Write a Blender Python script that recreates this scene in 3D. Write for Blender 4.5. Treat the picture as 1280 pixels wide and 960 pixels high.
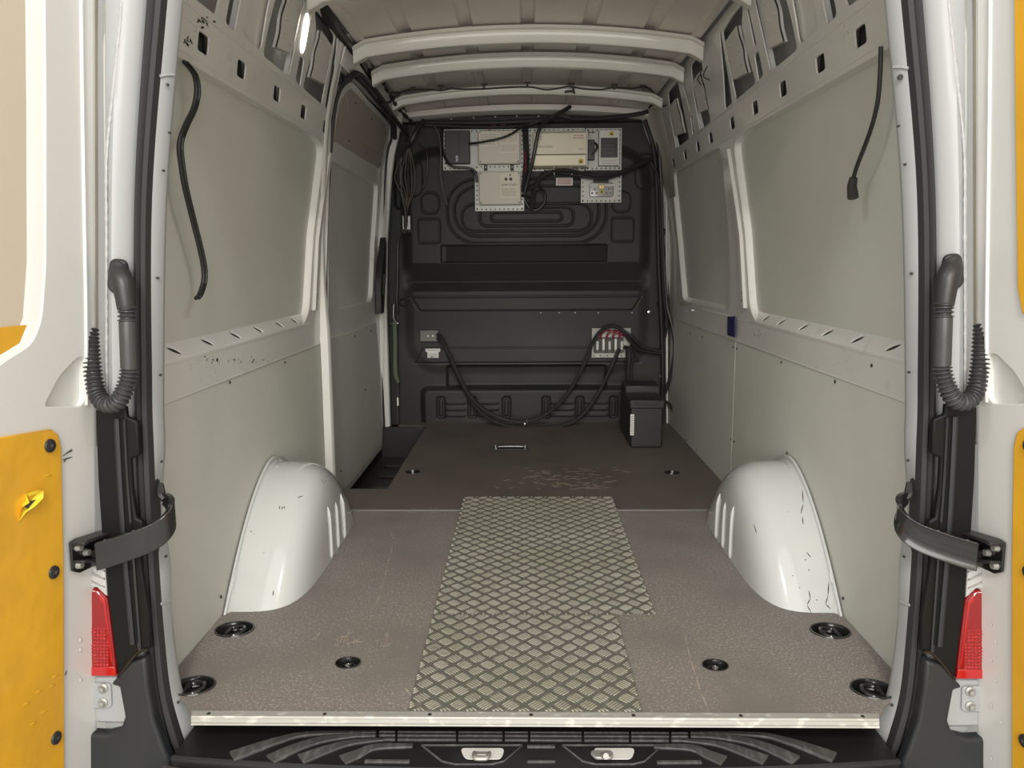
import bpy, bmesh, math, random
import numpy as np
from mathutils import Vector, Matrix
from mathutils.geometry import delaunay_2d_cdt
random.seed(7)
PI = math.pi
sc = bpy.context.scene
for o in list(bpy.data.objects): bpy.data.objects.remove(o)
# ------------------------------------------------------------------ camera
F = 960.0; CAM = Vector((-0.013, -1.65, 0.98)); PITCH = math.atan(150/960); YAW = math.atan(17/960); ROLL = math.radians(.35)
cd = bpy.data.cameras.new('camera'); cam = bpy.data.objects.new('camera', cd); sc.collection.objects.link(cam)
cd.sensor_width = 36; cd.lens = 36*F/1280; cd.clip_start = 0.05
cam.location = CAM; cam.rotation_euler = (Matrix.Rotation(YAW, 3, 'Z') @ Matrix.Rotation(PI/2-PITCH, 3, 'X') @ Matrix.Rotation(-ROLL, 3, 'Z')).to_euler(); sc.camera = cam
# ------------------------------------------------------------------ world, hall lamps and an added frontal fill behind the camera, exposure
w = bpy.data.worlds.new('world'); sc.world = w; w.use_nodes = True
w.node_tree.nodes['Background'].inputs[0].default_value = (1.0, 0.975, 0.93, 1)
w.node_tree.nodes['Background'].inputs[1].default_value = 0.62
def area(loc, aim, sx, sy, power, col):
    l = bpy.data.lights.new('hall_and_fill_light', 'AREA'); l.shape = 'RECTANGLE'; l.size = sx; l.size_y = sy; l.energy = power; l.color = col
    o = bpy.data.objects.new('hall_and_fill_light', l); sc.collection.objects.link(o); o.location = loc
    o.rotation_euler = (Vector(aim)-Vector(loc)).to_track_quat('-Z', 'Y').to_euler(); return o
area((0.0, -3.6, 3.2), (0, 0.3, 0.2), 1.4, 0.13, 46, (1, .96, .88))
area((0.0, -4.6, 3.2), (0, 0.3, 0.4), 0.13, 1.4, 46, (1, .96, .88))
area((0, -5.2, 1.25), (0, 0, 1.25), 4.2, 1.8, 92, (1, .98, .93))  # added fill, not a lamp: brightens bows, bulkhead and boards from the front
for x in (-1.45, 1.45):
    area((x, -1.22, 3.10), (x*.4, .3, .2), .42, .10, 4.5, (.9, .95, 1)); area((x, -1.20, 3.11), (x*.4, .3, .2), .07, .55, 4.5, (.9, .95, 1))
sc.view_settings.view_transform = 'Standard'; sc.view_settings.look = 'None'
sc.view_settings.exposure = 0.75; sc.view_settings.gamma = 1; sc.view_settings.use_curve_mapping = False
# ------------------------------------------------------------------ helpers
_f = Vector((-math.sin(YAW)*math.cos(PITCH), math.cos(YAW)*math.cos(PITCH), -math.sin(PITCH)))
_r = Vector((math.cos(YAW), math.sin(YAW), 0)); _u = _r.cross(_f)
_r, _u = _r*math.cos(ROLL)-_u*math.sin(ROLL), _u*math.cos(ROLL)+_r*math.sin(ROLL)
def P(px, py, X=None, Y=None, Z=None):       # where the sight line of a photo point meets a real plane
    d = _f + _r*((px-640)/F) - _u*((py-480)/F)
    t = (X-CAM.x)/d.x if X is not None else (Y-CAM.y)/d.y if Y is not None else (Z-CAM.z)/d.z
    return CAM + d*t
PRZ = [-.25, .75, .80, 1.1, 1.5, 1.62, 1.86, 1.90, 1.96]; PRX = [.875, .875, .872, .86, .82, .80, .735, .715, .66]
def WX(z): return float(np.interp(z, PRZ, PRX))
def W(px, py, s=1, d=0):
    x = .85
    for _ in range(25):
        p = P(px, py, X=s*x); x = WX(p.z)+d
    return p
_mats = {}
def mat(name, col, rough=.5, metal=0, coat=0, noise=None, bump=None, spec=.5, emit=None, trans=0):
    if name in _mats: return _mats[name]
    m = bpy.data.materials.new(name); m.use_nodes = True; nt = m.node_tree; b = nt.nodes['Principled BSDF']
    b.inputs['Base Color'].default_value = (*col, 1); b.inputs['Roughness'].default_value = rough
    b.inputs['Metallic'].default_value = metal; b.inputs['Coat Weight'].default_value = coat; b.inputs['Coat Roughness'].default_value = .06
    b.inputs['Specular IOR Level'].default_value = spec; b.inputs['Transmission Weight'].default_value = trans
    tc = nt.nodes.new('ShaderNodeTexCoord')
    if noise:                                   # list of (scale, colour, lo, hi, stretch)
        prev = None
        for sca, c2, lo, hi, st in noise:
            mp = nt.nodes.new('ShaderNodeMapping'); mp.inputs['Scale'].default_value = st; nt.links.new(tc.outputs['Object'], mp.inputs[0])
            n = nt.nodes.new('ShaderNodeTexNoise'); n.inputs['Scale'].default_value = sca; n.inputs['Detail'].default_value = 4; nt.links.new(mp.outputs[0], n.inputs['Vector'])
            mr = nt.nodes.new('ShaderNodeMapRange'); mr.inputs[1].default_value = lo; mr.inputs[2].default_value = hi; nt.links.new(n.outputs[0], mr.inputs[0])
            mx = nt.nodes.new('ShaderNodeMix'); mx.data_type = 'RGBA'; nt.links.new(mr.outputs[0], mx.inputs[0])
            if prev is None: mx.inputs[6].default_value = (*col, 1)
            else: nt.links.new(prev, mx.inputs[6])
            mx.inputs[7].default_value = (*c2, 1); prev = mx.outputs[2]
        nt.links.new(prev, b.inputs['Base Color'])
    if bump:
        n = nt.nodes.new('ShaderNodeTexNoise'); n.inputs['Scale'].default_value = bump[0]; n.inputs['Detail'].default_value = 3; nt.links.new(tc.outputs['Object'], n.inputs['Vector'])
        bp = nt.nodes.new('ShaderNodeBump'); bp.inputs['Strength'].default_value = bump[1]; bp.inputs['Distance'].default_value = bump[2]
        nt.links.new(n.outputs[0], bp.inputs['Height']); nt.links.new(bp.outputs[0], b.inputs['Normal'])
    if emit: b.inputs['Emission Color'].default_value = (*emit[0], 1); b.inputs['Emission Strength'].default_value = emit[1]
    _mats[name] = m; return m
S1 = (1, 1, 1)
paint = mat('van_paint', (.72, .715, .68), .32, coat=.5, bump=(9, .12, .004), noise=[(14, (.66, .65, .61), .62, .72, S1)])
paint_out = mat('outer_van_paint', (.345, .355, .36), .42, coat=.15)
board_m = mat('grey_board', (.60, .605, .555), .6, noise=[(1.6, (.55, .555, .505), .35, .65, S1), (40, (.56, .55, .51), .72, .80, (1, 1, .3))])
skin_m = mat('inner_skin', (.50, .505, .50), .45, coat=.2)
pad_m = mat('pad_grey', (.66, .64, .60), .5, bump=(25, .2, .003))
roof_m = mat('roof_skin', (.74, .695, .645), .42, coat=.2, bump=(6, .2, .004))
bow_m = mat('bow_paint', (.66, .645, .585), .36, coat=.4)
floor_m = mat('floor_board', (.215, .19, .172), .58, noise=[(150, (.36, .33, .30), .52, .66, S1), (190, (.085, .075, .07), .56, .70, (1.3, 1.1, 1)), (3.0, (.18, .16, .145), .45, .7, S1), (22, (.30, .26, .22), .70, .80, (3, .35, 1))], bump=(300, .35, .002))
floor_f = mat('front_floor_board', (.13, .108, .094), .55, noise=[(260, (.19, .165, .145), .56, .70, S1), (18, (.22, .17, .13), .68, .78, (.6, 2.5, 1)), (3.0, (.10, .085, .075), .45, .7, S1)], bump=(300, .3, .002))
alu = mat('aluminium', (.52, .50, .45), .34, .75, noise=[(3, (.42, .40, .33), .4, .6, S1), (60, (.62, .61, .57), .6, .7, S1)])
alu_d = mat('worn_aluminium', (.17, .16, .14), .5, .35, noise=[(2.5, (.165, .165, .135), .4, .6, S1), (45, (.25, .24, .21), .55, .7, S1)])
alu_b = mat('bar_aluminium', (.47, .455, .40), .4, .4, noise=[(3, (.41, .40, .32), .4, .6, S1), (30, (.33, .32, .28), .55, .7, S1)])
sill_m = mat('sill_aluminium', (.38, .375, .35), .5, .2, noise=[(30, (.60, .58, .53), .55, .7, (1, 3, 1))])
steel = mat('zinc_steel', (.40, .395, .37), .48, .6)
chrome = mat('bright_metal', (.85, .85, .83), .16, 1)
cover_m = mat('cover_plastic', (.006, .0065, .0065), .5, spec=.22)
black = mat('black_plastic', (.022, .022, .022), .42)
black_g = mat('gloss_black', (.012, .012, .012), .2, coat=.4)
bulk_m = mat('bulkhead_plastic', (.023, .0235, .022), .5, spec=.35, bump=(400, .15, .001), noise=[(2.2, (.030, .030, .027), .45, .65, S1)])
inlay_m = mat('bulkhead_film', (.010, .010, .010), .55, spec=.2)
rubber = mat('black_rubber', (.026, .026, .027), .55, bump=(60, .1, .002))
bump_m = mat('bumper_plastic', (.018, .020, .023), .5)
tread_m = mat('tread_plastic', (.013, .013, .014), .45)
rib_m = mat('scuffed_tread', (.075, .075, .075), .5, noise=[(90, (.13, .13, .13), .5, .7, (1, .3, 1))])
yellow = mat('yellow_board', (.76, .40, .022), .38, coat=.2, bump=(7, .5, .012), noise=[(5, (.70, .37, .03), .45, .65, S1)])
yellow_l = mat('torn_yellow', (.86, .66, .04), .45)
cream = mat('cream_panel', (.62, .55, .43), .4, coat=.3)
doorw = mat('door_paint', (.68, .675, .65), .3, coat=.5)
boxw = mat('enclosure_grey', (.70, .65, .55), .5)
inv_m = mat('inverter_case', (.68, .62, .47), .42, .15)
label_m = mat('paper_label', (.84, .76, .66), .6)
white_l = mat('white_label', (.74, .73, .70), .5)
ink = mat('ink', (.06, .055, .05), .6)
redink = mat('red_ink', (.45, .12, .09), .6)
red_m = mat('red_cable', (.22, .02, .035), .4)
yel_s = mat('warning_yellow', (.70, .52, .04), .5)
blue_m = mat('blue_label', (.012, .014, .10), .4)
green_m = mat('green_strap', (.10, .13, .08), .7)
brass = mat('brass', (.55, .38, .10), .35, .7)
redlens = mat('red_lens', (.24, .002, .003), .12, coat=1, emit=None)
redlens2 = mat('red_facet', (.42, .008, .008), .15, coat=1)
clearl = mat('clear_lens', (.55, .55, .55), .12, .3, coat=1)
seal_g = mat('body_sealant', (.42, .42, .42), .55, bump=(120, .6, .004))
dark_m = mat('scuff_dark', (.05, .05, .045), .7)
wood_s = mat('scratch_pale', (.40, .32, .25), .7)
concrete = mat('concrete', (.50, .49, .46), .8, noise=[(2, (.30, .29, .28), .4, .6, S1)])
cavity = mat('cavity_shade', (.03, .03, .03), .8)  # near-black that paints the shade inside holes and hidden hollows
lamp_m = mat('lamp_glow', (.9, .88, .8), .4, emit=((1, .93, .8), 3.0))

def link(o, parent=None):
    sc.collection.objects.link(o)
    if parent is not None: o.parent = parent
    return o
def tag(o, label=None, cat=None, group=None, kind=None):
    if label: o['label'] = label
    if cat: o['category'] = cat
    if group: o['group'] = group
    if kind: o['kind'] = kind
    return o
def thing(name, label, cat, loc=(0, 0, 0), group=None):
    o = bpy.data.objects.new(name, None); o.empty_display_size = .05; link(o); o.location = loc
    return tag(o, label, cat, group)
def struct(name, label=None, loc=(0, 0, 0)):
    o = bpy.data.objects.new(name, None); link(o); o.location = loc; o['kind'] = 'structure'
    if label: o['label'] = label
    return o
class MB:
    def __init__(s): s.v = []; s.f = []
    def add(s, vs, fs):
        n = len(s.v); s.v += [tuple(v) for v in vs]; s.f += [tuple(i+n for i in f) for f in fs]; return s
    def box(s, c, d, R=None):
        c = Vector(c); vs = []
        for x in (-.5, .5):
            for y in (-.5, .5):
                for z in (-.5, .5):
                    q = Vector((x*d[0], y*d[1], z*d[2])); vs.append(c+(R @ q if R else q))
        return s.add(vs, [(0, 1, 3, 2), (4, 6, 7, 5), (0, 4, 5, 1), (2, 3, 7, 6), (0, 2, 6, 4), (1, 5, 7, 3)])
    def bx(s, x0, x1, y0, y1, z0, z1): return s.box(((x0+x1)/2, (y0+y1)/2, (z0+z1)/2), (abs(x1-x0), abs(y1-y0), abs(z1-z0)))
    def cyl(s, a, b, r, n=12, r2=None):
        return s.tube([a, b], [r, r if r2 is None else r2], n, False)
    def tube(s, pts, r, n=8, smooth=True, step=None, flat=None):
        pts = [Vector(p) for p in pts]
        if smooth and len(pts) > 2: pts = spline(pts, step)
        k = len(pts); rs = r if isinstance(r, (list, tuple)) else [r]*k
        if callable(r):
            acc = 0; rs = []
            for i, p in enumerate(pts):
                if i: acc += (p-pts[i-1]).length
                rs.append(r(acc, i/(k-1)))
        elif len(rs) != k: rs = list(np.interp(np.linspace(0, 1, k), np.linspace(0, 1, len(rs)), rs))
        t0 = (pts[1]-pts[0]).normalized(); up = Vector((0, 0, 1)) if abs(t0.z) < .9 else Vector((0, 1, 0))
        nrm = (up - t0*up.dot(t0)).normalized(); vs = []
        for i, p in enumerate(pts):
            t = (pts[min(i+1, k-1)]-pts[max(i-1, 0)]).normalized()
            nrm = (nrm - t*nrm.dot(t)).normalized(); bi = t.cross(nrm)
            for j in range(n):
                a = 2*PI*j/n; ca, sa = math.cos(a), math.sin(a)*(flat or 1)
                vs.append(p + (nrm*ca+bi*sa)*rs[i])
        fs = [(i*n+j, i*n+(j+1) % n, (i+1)*n+(j+1) % n, (i+1)*n+j) for i in range(k-1) for j in range(n)]
        fs += [tuple(range(n-1, -1, -1)), tuple((k-1)*n+j for j in range(n))]
        return s.add(vs, fs)
    def loft(s, paths, close=False):
        n = len(paths[0]); vs = [p for pa in paths for p in pa]; m = len(paths)
        fs = [(i*n+j, i*n+j+1, ((i+1) % m)*n+j+1, ((i+1) % m)*n+j) for i in range(m if close else m-1) for j in range(n-1)]
        return s.add(vs, fs)
    def ext(s, poly, off):                      # 3D planar polygon extruded by an offset
        n = len(poly); off = Vector(off); vs = [Vector(p) for p in poly]; vs += [v+off for v in vs]
        return s.add(vs, [tuple(range(n)), tuple(range(2*n-1, n-1, -1))]+[(i, i+n, (i+1) % n+n, (i+1) % n) for i in range(n)])
    def lathe(s, prof, c, n=24, ax='z'):        # prof: list of (r, h)
        vs = []; c = Vector(c)
        for r, h in prof:
            for j in range(n):
                a = 2*PI*j/n; x, y = r*math.cos(a), r*math.sin(a)
                vs.append(c + Vector({'z': (x, y, h), 'y': (x, h, y), 'x': (h, x, y)}[ax]))
        fs = [(i*n+j, i*n+(j+1) % n, (i+1)*n+(j+1) % n, (i+1)*n+j) for i in range(len(prof)-1) for j in range(n)]
        return s.add(vs, fs)
    def build(s, name, m, parent=None, bev=0, smooth=True, seg=2, ang=35):
        me = bpy.data.meshes.new(name); me.from_pydata([tuple(v) for v in s.v], [], s.f)
        bm = bmesh.new(); bm.from_mesh(me); bmesh.ops.recalc_face_normals(bm, faces=bm.faces); bm.to_mesh(me); bm.free()
        me.materials.append(m); o = bpy.data.objects.new(name, me); link(o, parent)
        if smooth: me.shade_smooth(); me.set_sharp_from_angle(angle=math.radians(ang))
        if bev:
            b = o.modifiers.new('bevel', 'BEVEL'); b.width = bev; b.segments = seg; b.limit_method = 'ANGLE'; b.angle_limit = math.radians(32)
        return o
def spline(pts, step=None):
    out = []; n = len(pts)
    for i in range(n-1):
        a, b, c, d = pts[max(i-1, 0)], pts[i], pts[i+1], pts[min(i+2, n-1)]
        k = max(2, int((c-b).length/step)) if step else 8
        for j in range(k):
            t = j/k; out.append(.5*((2*b)+(c-a)*t+(2*a-5*b+4*c-d)*t*t+(3*b-a-3*c+d)*t**3))
    out.append(pts[-1].copy()); return out
def rp(pts, r, n=5):                             # polygon with rounded corners
    out = []; k = len(pts)
    for i in range(k):
        a, b, c = Vector(pts[i-1]), Vector(pts[i]), Vector(pts[(i+1) % k])
        e1, e2 = (a-b), (c-b); rr = min(r, e1.length*.45, e2.length*.45); p, q = b+e1.normalized()*rr, b+e2.normalized()*rr
        for j in range(n+1):
            t = j/n; out.append(tuple(p*(1-t)**2+b*2*t*(1-t)+q*t*t))
    return out
def rect(x0, x1, y0, y1, r=.01, n=4): return rp([(x0, y0), (x1, y0), (x1, y1), (x0, y1)], r, n)
def ell(cx, cy, a, b, rot=0, n=14): return [(cx+a*math.cos(t)*math.cos(rot)-b*math.sin(t)*math.sin(rot), cy+a*math.cos(t)*math.sin(rot)+b*math.sin(t)*math.cos(rot)) for t in [2*PI*i/n for i in range(n)]]
def inside(p, poly):
    x, y = p; c = False; j = len(poly)-1
    for i in range(len(poly)):
        xi, yi = poly[i][:2]; xj, yj = poly[j][:2]
        if (yi > y) != (yj > y) and x < (xj-xi)*(y-yi)/(yj-yi)+xi: c = not c
        j = i
    return c
def sheet(name, outline, holes, fmap, d0, d1, m, parent, grid=None, bev=.003):
    pts = []; edges = []
    for lp in [outline]+list(holes):
        n0 = len(pts); k = len(lp); pts += [Vector(p[:2]) for p in lp]; edges += [(n0+i, n0+(i+1) % k) for i in range(k)]
    if grid:
        us = [p[0] for p in outline]; vs = [p[1] for p in outline]
        for v in grid:                            # extra rows where the sheet bends
            for i in range(40):
                u = min(us)+(max(us)-min(us))*(i+.5)/40
                if inside((u, v), outline) and not any(inside((u, v), h) for h in holes): pts.append(Vector((u, v)))
    vo, eo, fo, *_ = delaunay_2d_cdt(pts, edges, [], 0, 1e-6)
    tri = []
    for f in fo:
        c = sum((vo[i] for i in f), Vector((0, 0)))/len(f)
        if inside(c, outline) and not any(inside(c, h) for h in holes): tri.append(tuple(f))
    n = len(vo); V = [fmap(p.x, p.y, d0) for p in vo]+[fmap(p.x, p.y, d1) for p in vo]; Fc = list(tri)
    Fc += [tuple(i+n for i in reversed(f)) for f in tri]; cnt = {}
    for f in tri:
        for a, b in zip(f, f[1:]+f[:1]): cnt[(a, b)] = 1
    for (a, b) in cnt:
        if (b, a) not in cnt: Fc.append((b, a, a+n, b+n))
    mb = MB(); mb.v = [tuple(v) for v in V]; mb.f = Fc
    return mb.build(name, m, parent, bev=bev)
def wmap(s): return lambda y, z, d: (s*(WX(z)+d), y, z)
def cyl_part(name, a, b, r, m, parent, n=12, r2=None): return MB().cyl(a, b, r, n, r2).build(name, m, parent)
_sh = {}
def inst(name, key, mk, loc, parent, m=None, rot=None):
    """part placed from shared mesh data"""
    if key not in _sh:
        o = mk().build(name, m, parent); _sh[key] = o.data; o.location = loc
    else:
        o = bpy.data.objects.new(name, _sh[key]); link(o, parent); o.location = loc
    if rot: o.rotation_euler = rot
    return o
def text(s, size, loc, rot, m, parent, name='lettering'):
    c = bpy.data.curves.new(name, 'FONT'); c.body = s; c.size = size; c.align_x = 'CENTER'; c.align_y = 'CENTER'; c.extrude = .0003
    t_ = bpy.data.objects.new('t', c); sc.collection.objects.link(t_); me = bpy.data.meshes.new_from_object(t_.evaluated_get(bpy.context.evaluated_depsgraph_get())); bpy.data.objects.remove(t_)
    me.materials.clear(); me.materials.append(m); o = bpy.data.objects.new(name, me); link(o, parent); o.location = loc; o.rotation_euler = rot; return o
RR = [1.1, 1.3, 1.5, 1.56, 1.62, 1.74, 1.86, 1.9]
# ================================================================== SETTING
# ground of the hall
g = MB().bx(-6, 6, -7, 6, -.72, -.70).build('ground', concrete); tag(g, 'concrete ground of the hall under the van', kind='structure')
# ---- floor
fl = struct('floor', 'grey brown anti-slip plywood load floor of the van')
def fm(x, y, d): return (x, y, d)
rear_ol = [(-.875, .02), (-.80, -.03), (-.760, -.085), (.760, -.085), (.80, -.03), (.875, .02), (.875, 1.322), (-.875, 1.322)]
RING = [(-.798, .018, .047), (-.808, .303, .05), (-.457, .126, .030), (.790, .015, .047), (.804, .302, .05), (.452, .120, .030)]
RINGF = [(-.553, 1.906, .034), (.678, 1.886, .034)]
sheet('floor_board', rear_ol, [ell(x, y, r, r*.86, n=24) for x, y, r in RING], fm, 0, -.015, floor_m, fl, bev=.0015)
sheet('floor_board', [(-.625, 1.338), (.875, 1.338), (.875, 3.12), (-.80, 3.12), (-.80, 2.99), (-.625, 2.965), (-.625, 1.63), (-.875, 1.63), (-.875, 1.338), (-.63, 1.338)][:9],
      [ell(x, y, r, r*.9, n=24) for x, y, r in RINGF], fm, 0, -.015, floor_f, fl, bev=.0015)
MB().bx(-.875, .875, 1.323, 1.337, -.01, .0015).build('joint_strip', steel, fl)
MB().bx(-.95, .95, -.05, 3.2, -.24, -.2).build('underbody', cavity, fl)
# pale wear scratches on the boards
rs = random.Random(3); mb = MB()
def scratch(mb, x0, y0, x1, y1, w_=.0012):
    d = Vector((x1-x0, y1-y0, 0)); n_ = Vector((-d.y, d.x, 0)).normalized()*w_
    a = Vector((x0, y0, .0004)); b = Vector((x1, y1, .0004)); m_ = (a+b)/2
    return mb.add([a, m_-n_, b, m_+n_, a+Vector((0, 0, -.002)), b+Vector((0, 0, -.002))], [(0, 1, 2, 3), (0, 4, 1), (1, 5, 2), (2, 5, 3), (3, 4, 0)])
for cx, cy, n_, sp in ((430, 803, 24, 15), (477, 802, 12, 7)):
    for i in range(n_):
        px = cx+rs.uniform(-sp, sp); py = cy+rs.uniform(-8, 8); q = P(px, py, Z=0); a = rs.choice([1.25, 1.35, 1.6, .1]) + rs.uniform(-.25, .25); L = rs.uniform(.012, .045)*(.5 if a < .6 else 1)
        scratch(mb, q.x, q.y, q.x+L*math.cos(a), q.y+L*math.sin(a), .0013)
def polyscr(pts, w_=.0014):
    qs = [P(a, b, Z=0) for a, b in pts]
    for a, b in zip(qs[:-1], qs[1:]): scratch(mb, a.x, a.y, b.x, b.y, w_)
polyscr([(491, 681), (488, 695), (484, 706), (481, 725)], .0016); polyscr([(480, 722), (476, 740), (470, 757)]); polyscr([(856, 790), (859, 808), (863, 824)]); polyscr([(862, 822), (870, 845), (876, 866), (883, 880)], .0018)
polyscr([(488, 664), (491, 672), (495, 674)]); polyscr([(389, 800), (396, 796), (401, 789)], .002); polyscr([(507, 861), (511, 866)], .003)
for i in range(90):
    q = P(rs.gauss(705, 38), rs.uniform(585, 612), Z=0); L = rs.uniform(.01, .05); scratch(mb, q.x, q.y, q.x+L, q.y+rs.uniform(-.02, .02), .0022)
for i in range(46):
    q = P(rs.uniform(330, 980), rs.uniform(655, 890), Z=0)
    if not (-.30 < q.x < .37): a = rs.uniform(0, 6); L = rs.uniform(.006, .016); scratch(mb, q.x, q.y, q.x+L*math.cos(a), q.y+L*math.sin(a), .0013)
for i in range(14):
    q = P(rs.uniform(505, 560), rs.uniform(634, 646), Z=0); scratch(mb, q.x, q.y, q.x+rs.uniform(.005, .02), q.y+rs.uniform(-.03, .01), .0015)
o = mb.build('scratch_marks', wood_s, fl, smooth=False); o['kind'] = 'stuff'
# step well in front of the sliding door
sw = struct('trim_1', 'black step well sunk in the floor behind the sliding door')
m_ = MB(); m_.bx(-.90, -.625, 1.63, 2.96, -.2, -.19); m_.bx(-.63, -.622, 1.63, 2.965, -.19, -.002); m_.bx(-.9, -.62, 1.62, 1.632, -.19, -.002); m_.bx(-.9, -.62, 2.95, 2.965, -.19, -.004); m_.build('well_tray', black, sw)
for i in range(5): MB().bx(-.84, -.66, 1.80+i*.22, 1.84+i*.22, -.19, -.182).build('tread_rib', black_g, sw, bev=.003)
# ---- sill strip
sill = struct('trim_2', 'bare aluminium sill strip along the rear edge of the floor')
m_ = MB(); prof = [(-.087, .003), (-.107, .003), (-.109, -.001), (-.1105, -.001), (-.1125, -.009), (-.116, -.0095), (-.117, -.013), (-.087, -.013)]
m_.loft([[(x*(1+(y+.088)*.35), y, z) for x in np.linspace(-.755, .755, 12)] for y, z in prof], close=True); m_.build('sill_plate', sill_m, sill, smooth=False)
for px in (256, 403, 536, 664, 793, 928, 1081):
    q = P(px, 899, Z=.003); inst('screw_hole', 'shole', lambda: MB().lathe([(0, .0012), (.0042, .0012), (.0048, -.001)], (0, 0, 0), 10), (q.x, -.0985, .0030), sill, black)
# ---- ceiling
ce = struct('ceiling', 'pale painted roof skin with pressed grooves and cross bows')
def crown(x): return -.055*(x/.7)**2
GRV = [0, .25, -.25, .5, -.5]
xs = sorted(set([round(v, 4) for v in np.linspace(-.70, .70, 57)] + [round(g_+d_, 4) for g_ in GRV for d_ in (-.03, -.021, .021, .03)]))
def groove(x):
    return max([0]+[max(0, min(1, (.030-abs(x-g_))/.007)) for g_ in GRV])*.017
def zr(x, y):
    front = max(0, (y-2.7)/.4); return 1.945+crown(x)+groove(x)*(1 if y < 2.95 else .3)-.05*front**1.6
ys = list(np.linspace(-.05, 3.1, 36)); m_ = MB(); m_.loft([[(x, y, zr(x, y)) for x in xs] for y in ys]); m_.build('roof_skin', roof_m, ce, ang=50)
MB().bx(-.9, .9, -.12, 3.3, 2.03, 2.05).build('outer_roof', paint_out, ce)
# side gutters of the roof (stepped folds between ribs and rail)
for s in (-1, 1):
    m_ = MB(); pr = [(.58, 1.925), (.60, 1.905), (.625, 1.903), (.635, 1.918), (.655, 1.915), (.668, 1.885), (.70, 1.88), (.715, 1.90), (.74, 1.93)]
    m_.loft([[(s*x, y, z) for y in (-.05, 1, 2, 3.1)] for x, z in pr]); m_.build('roof_gutter', roof_m, ce, ang=25)
def bow(y, wd, zt, zb, xe, mt=bow_m):
    m_ = MB(); prof = [(y-.012, zt+.012), (y-.012, zt), (y, zt-.004), (y+.004, zb+.006), (y+.010, zb), (y+wd-.01, zb), (y+wd-.004, zb+.006), (y+wd, zt), (y+wd+.015, zt), (y+wd+.015, zt+.012)]
    X_ = np.linspace(-xe, xe, 29)
    def zc(x): return crown(x)*1.0 - (.02*max(0, (abs(x)-(xe-.05))/.05)**2)
    m_.loft([[(x, yy, zz+zc(x)) for x in X_] for yy, zz in prof], close=True); b = m_.build('roof_bow', mt, ce, ang=40)
    for i in range(13):
        x = -.6+.1*i+.02; inst('hole', 'bowhole', lambda: MB().add([(-.009, 0, 0), (.009, 0, 0), (.009, .012, 0), (-.009, .012, 0)], [(0, 1, 2, 3)]), (x, y+wd+.001, zt-.0015+crown(x)), b, cavity)
    return b
bow(1.655, .055, 1.925, 1.873, .715); bow(2.045, .055, 1.92, 1.872, .715); bow(2.60, .06, 1.90, 1.868, .715); bow(.98, .055, 1.925, 1.873, .715); bow(.3, .055, 1.925, 1.873, .715)
m_ = MB(); prof = [(3.0, 1.895), (3.0, 1.865), (3.03, 1.855), (3.10, 1.85), (3.10, 1.90)]
m_.loft([[(x, yy, zz+crown(x)*.7) for x in np.linspace(-.74, .74, 25)] for yy, zz in prof], close=True); m_.build('front_header', roof_m, ce)
# ---- side walls
def upper_holes():
    return [rp([(1.225, 1.80), (1.16, 1.858), (1.31, 1.858), (1.455, 1.845), (1.47, 1.60), (1.205, 1.605), (1.225, 1.70)], .02),
            rp([(1.14, 1.838), (1.12, 1.838), (1.118, 1.712), (1.148, 1.712)], .008), rp([(1.165, 1.688), (1.115, 1.692), (1.115, 1.612), (1.178, 1.604)], .012),
            rp([(1.052, 1.845), (.87, 1.845), (.80, 1.80), (.785, 1.70), (.785, 1.607), (1.045, 1.605)], .02),
            rp([(.612, 1.80), (.755, 1.80), (.752, 1.72), (.765, 1.615), (.612, 1.618)], .025), rp([(.555, 1.80), (.486, 1.80), (.488, 1.615), (.556, 1.609)], .014),
            rp([(.425, 1.78), (.16, 1.78), (.16, 1.613), (.425, 1.613)], .02),
            rp([(1.49, 1.858), (1.468, 1.858), (1.52, 1.60), (1.635, 1.597), (1.56, 1.72)], .012)]
def front_holes():
    return [rp([(1.80, 1.858), (2.00, 1.858), (2.07, 1.75), (2.10, 1.592), (1.885, 1.588), (1.85, 1.75)], .016),
            rp([(2.22, 1.83), (2.18, 1.83), (2.185, 1.70), (2.21, 1.70)], .006), rp([(2.222, 1.675), (2.165, 1.673), (2.19, 1.605), (2.25, 1.592)], .01),
            rp([(2.30, 1.858), (2.557, 1.858), (2.64, 1.75), (2.67, 1.592), (2.33, 1.588), (2.31, 1.76)], .016)]
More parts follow.
